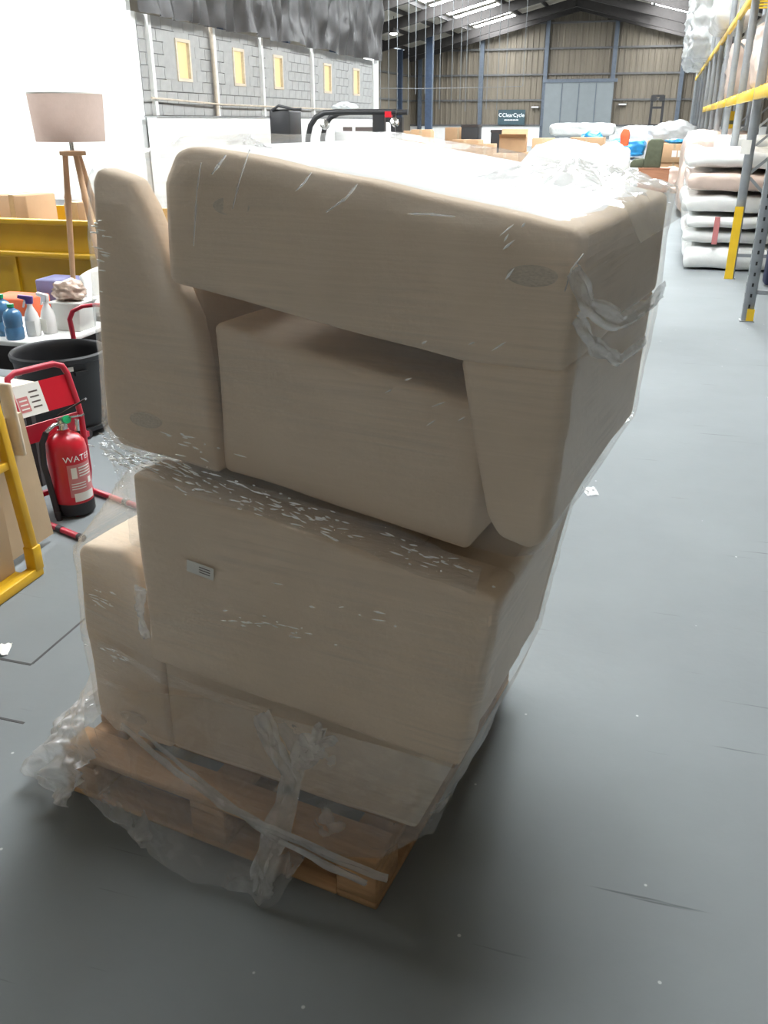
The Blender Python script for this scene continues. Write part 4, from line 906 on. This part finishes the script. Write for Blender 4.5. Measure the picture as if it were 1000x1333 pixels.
for x in (-0.8, 0.8):
    for y in (-0.42, 0.42): MB().tube([(x, y-0.08, 0.19), (x, y+0.08, 0.19)], 0.19, 20).build('wheel', M['rubber'], fk, smooth=40)
tag(bag_mesh(0.22, 0.2, 0.08, 4, 'plastic_bag', M['clearwrap'], None, (-5.85, 17.1, 1.775)), 'crumpled white plastic bag lying on the forklift guard', 'bag')

# cartons piled beyond the load
GC = 'cardboard boxes piled in the hall'
bxs = [ # x, y, z, sx, sy, sz, rz, open, label
 (-5.35, 21.0, 0.0, 1.0, 0.9, 0.92, 0.0, False, 'large brown box at the floor under the tall upright box'),
 (-5.30, 20.9, 0.925, 0.45, 0.45, 0.50, 0.1, False, 'tall upright brown box at the end of the pile nearest the forklift'),
 (-4.92, 22.0, 0.0, 0.5, 0.6, 1.05, 0.0, False, 'narrow brown box standing between the two largest boxes'),
 (-4.22, 21.2, 0.0, 1.1, 0.9, 0.85, 0.05, False, 'large brown box at the floor in the middle of the pile'),
 (-4.30, 21.2, 0.855, 0.62, 0.5, 0.36, -0.05, False, 'wide flat brown box with a pale top lying on the middle of the pile'),
 (-4.45, 19.9, 0.70, 1.35, 0.45, 0.22, -0.06, False, 'long thin carton lying across the front of the pile'),
 (-4.55, 19.9, 0.0, 1.2, 0.7, 0.695, 0.0, False, 'wide brown box under the long thin carton'),
 (-3.26, 21.6, 0.0, 0.7, 0.7, 0.95, 0.0, False, 'brown box at the floor under the open box'),
 (-3.30, 21.5, 0.955, 0.60, 0.5, 0.30, 0.08, True, 'open brown box with raised flaps on the pile'),
 (-2.60, 21.4, 0.0, 0.5, 0.6, 1.25, 0.1, False, 'tall narrow brown box at the end of the pile nearest the grey door'),
 (-3.18, 19.8, 0.0, 0.7, 0.6, 0.70, 0.0, False, 'brown box at the floor under the small pale topped box'),
 (-3.18, 19.7, 0.705, 0.52, 0.45, 0.27, 0.12, False, 'small brown box with a pale top at the front of the pile'),
 (-3.72, 20.4, 0.0, 0.4, 0.4, 1.15, 0.0, False, 'slim brown box behind the long thin carton'),
 (-5.9, 22.5, 0.0, 0.8, 0.8, 1.38, 0.0, False, 'tall brown box standing at the back of the pile'),
 (-5.7, 19.6, 0.0, 0.9, 0.8, 1.15, 0.0, False, 'brown box standing next to the forklift'),
 (-5.05, 24.0, 0.0, 0.7, 0.7, 1.45, 0.0, False, 'plain brown box rising behind the narrow box'),
]
for x, y, z, a, b, c, rz, op, lb_ in bxs: carton((x, y, z), (a, b, c), rz, lb_, GC, open_=op)
for x, y, z, a, b, c, lb_ in ((-4.62, 23.2, 0.0, 0.42, 0.5, 1.52, 'dark crate standing behind the brown boxes'), (-3.85, 23.4, 0.0, 0.55, 0.5, 1.40, 'low black crate standing behind the open box')):
    t_ = thing('crate', lb_, 'crate', (x, y, z)); MB().box(-a/2, a/2, -b/2, b/2, 0, c).build('crate_body', M['black'], t_, bevel=0.02); MB().box(-a/2-0.01, a/2+0.01, -b/2-0.01, b/2+0.01, c-0.06, c).build('crate_rim', M['darkwood'], t_)
carton((-1.98, 26.0, 0), (0.9, 0.8, 1.20), 0.0, 'reddish brown box beyond the tall white wrapped load', GC)

# chest of drawers with the green chair on it
ch = thing('chest', 'brown laminate chest on small feet under the green chair', 'chest', (-0.15, 23.25, 0))
MB().box(-0.35, 0.35, -0.25, 0.25, 0.05, 0.56).build('carcass', M['laminate'], ch, bevel=0.005)
MB().box(-0.37, 0.37, -0.27, 0.27, 0.56, 0.585).build('top_panel', M['laminate'], ch, bevel=0.004)
MB().box(-0.34, 0.34, -0.262, -0.25, 0.07, 0.545).build('front_panel', M['laminate'], ch)
for x in (-0.3, 0.28):
    for y in (-0.2, 0.2): MB().tube([(x, y, 0), (x, y, 0.05)], 0.025, 10).build('foot', M['darkwood'], ch)
gc = thing('upholstered_chair', 'olive green armless chair set on top of the brown chest', 'chair', (-0.24, 23.25, 0.586))
MB().prism([(-0.18, 0), (0.22, 0), (0.24, 0.60), (0.18, 0.63), (-0.06, 0.62), (-0.12, 0.55)], -0.22, 0.22).build('backrest', M['greenfab'], gc, bevel=0.03, seg=2)
MB().prism([(-0.48, 0.0), (-0.17, 0), (-0.17, 0.20), (-0.40, 0.18), (-0.48, 0.10)], -0.22, 0.22).build('seat', M['greenfab'], gc, bevel=0.03, seg=2)
b1 = carton((0.28, 26.0, 0.60), (0.62, 0.6, 0.46), 0, 'brown box with two white labels beside the green chair', GC)
for x, w in ((-0.05, 0.12), (0.10, 0.06)): MB().box(x, x+w, -0.304, -0.301, 0.14, 0.30).build('shipping_label', M['paper'], b1)
carton((0.30, 26.1, 0.0), (0.75, 0.7, 0.595), 0, 'brown box at the floor under the labelled box', GC)
mattress((0.36, 24.6, 0.0), (0.5, 0.6, 0.52), 0.1, 'beige wrapped bundle on the floor next to the brown chest', 'pinkwrap', None, 0.05, 'wrapped_bundle', 9.1)
mattress((0.42, 23.6, 0.0), (0.3, 0.4, 0.13), 0.1, 'small flat pale parcel on the floor at the foot of the chest', 'pinkwrap', None, 0.02, 'wrapped_bundle', 9.9)
tag(bag_mesh(0.62, 0.6, 0.27, 11, 'plastic_bag', M['clearwrap'], None, (0.22, 28.0, 1.10), 0.25), 'big pale grey plastic bag heaped above the labelled box', 'bag')
carton((0.2, 28.2, 0.0), (1.3, 1.0, 1.09), 0, 'wide brown box holding up the big pale plastic bag', GC)
tag(bag_mesh(0.26, 0.2, 0.06, 13, 'plastic_bag', M['bluewrap'], None, (0.30, 26.0, 1.062), 0.3), 'small blue plastic bag on the labelled brown box', 'bag')
mattress((-1.02, 28.6, 0.655), (1.0, 1.0, 0.45), 0, 'bright blue wrapped bundle stacked left of the green chair', 'bluewrap', None, 0.06, 'wrapped_bundle', 12.1)
mattress((-1.02, 28.6, 0.0), (1.0, 1.1, 0.60), 0, 'white wrapped bundle under the bright blue one', 'mattress', None, 0.05, 'wrapped_bundle', 13.1)
mattress((-0.70, 30.5, 0.0), (1.5, 1.2, 1.45), 0, 'tall pale wrapped stack behind the bright blue bundle', 'clearwrap', None, 0.05, 'wrapped_bundle', 14.1)
mattress((-2.55, 31.0, 1.16), (2.0, 1.0, 0.38), 0, 'long pale wrapped mattress lying across the goods before the grey door', 'mattress', None, 0.04, 'mattress', 15.1)
mattress((-2.6, 31.0, 0.0), (1.9, 1.0, 1.10), 0, 'pale wrapped stack under the long pale mattress', 'clearwrap', None, 0.05, 'wrapped_bundle', 16.1)
tag(bag_mesh(0.30, 0.25, 0.16, 21, 'plastic_bag', M['bluewrap'], None, (-2.0, 27.6, 1.03), 0.3), 'light blue plastic bag on the goods before the grey door', 'bag')
mattress((-2.10, 27.7, 0.0), (0.9, 0.9, 0.98), 0, 'white wrapped bundle under the light blue bag', 'mattress', None, 0.05, 'wrapped_bundle', 17.1)
tag(MB().prism([(-0.11, 0), (0.11, 0), (0.13, 0.30), (0.09, 0.42), (-0.07, 0.44), (-0.13, 0.28)], -0.1, 0.1).build('orange_jacket', M['orange'], None, (-1.06, 27.2, 0.965), bevel=0.03), 'bright orange folded garment standing against the blue bundle', 'garment')
mattress((-1.12, 27.15, 0.0), (0.5, 0.5, 0.93), 0, 'slim white wrapped parcel under the orange garment', 'mattress', None, 0.03, 'wrapped_bundle', 18.1)
# far reach truck mast
fm_ = thing('forklift', 'black forklift with a raised mast standing far off before the tan end wall', 'forklift', (-0.53, 49.0, 0))
for x in (-0.27, 0.27): MB().box(x-0.06, x+0.06, -0.08, 0.08, 0.05, 2.75).build('mast_rail', M['black'], fm_)
for z in (0.5, 1.4, 2.2, 2.72): MB().box(-0.27, 0.27, -0.05, 0.05, z-0.05, z+0.05).build('mast_crossbar', M['black'], fm_)
for x in (-0.15, 0.15): MB().lathe([(0.06,-0.04),(0.11,-0.04),(0.11,0.04),(0.06,0.04)], 16).build('chain_pulley', M['black'], fm_, (x, -0.1, 2.58), (R(90), 0, 0))
MB().box(-0.5, 0.5, 0.1, 1.6, 0.15, 1.2).build('chassis', M['black'], fm_, bevel=0.05)
for x in (-0.2, 0.2): MB().box(x-0.05, x+0.05, -1.0, -0.08, 0.03, 0.07).build('fork', M['black'], fm_)
for x in (-0.5, 0.5): MB().tube([(x-0.08, 1.2, 0.18), (x+0.08, 1.2, 0.18)], 0.18, 16).build('wheel', M['rubber'], fm_)
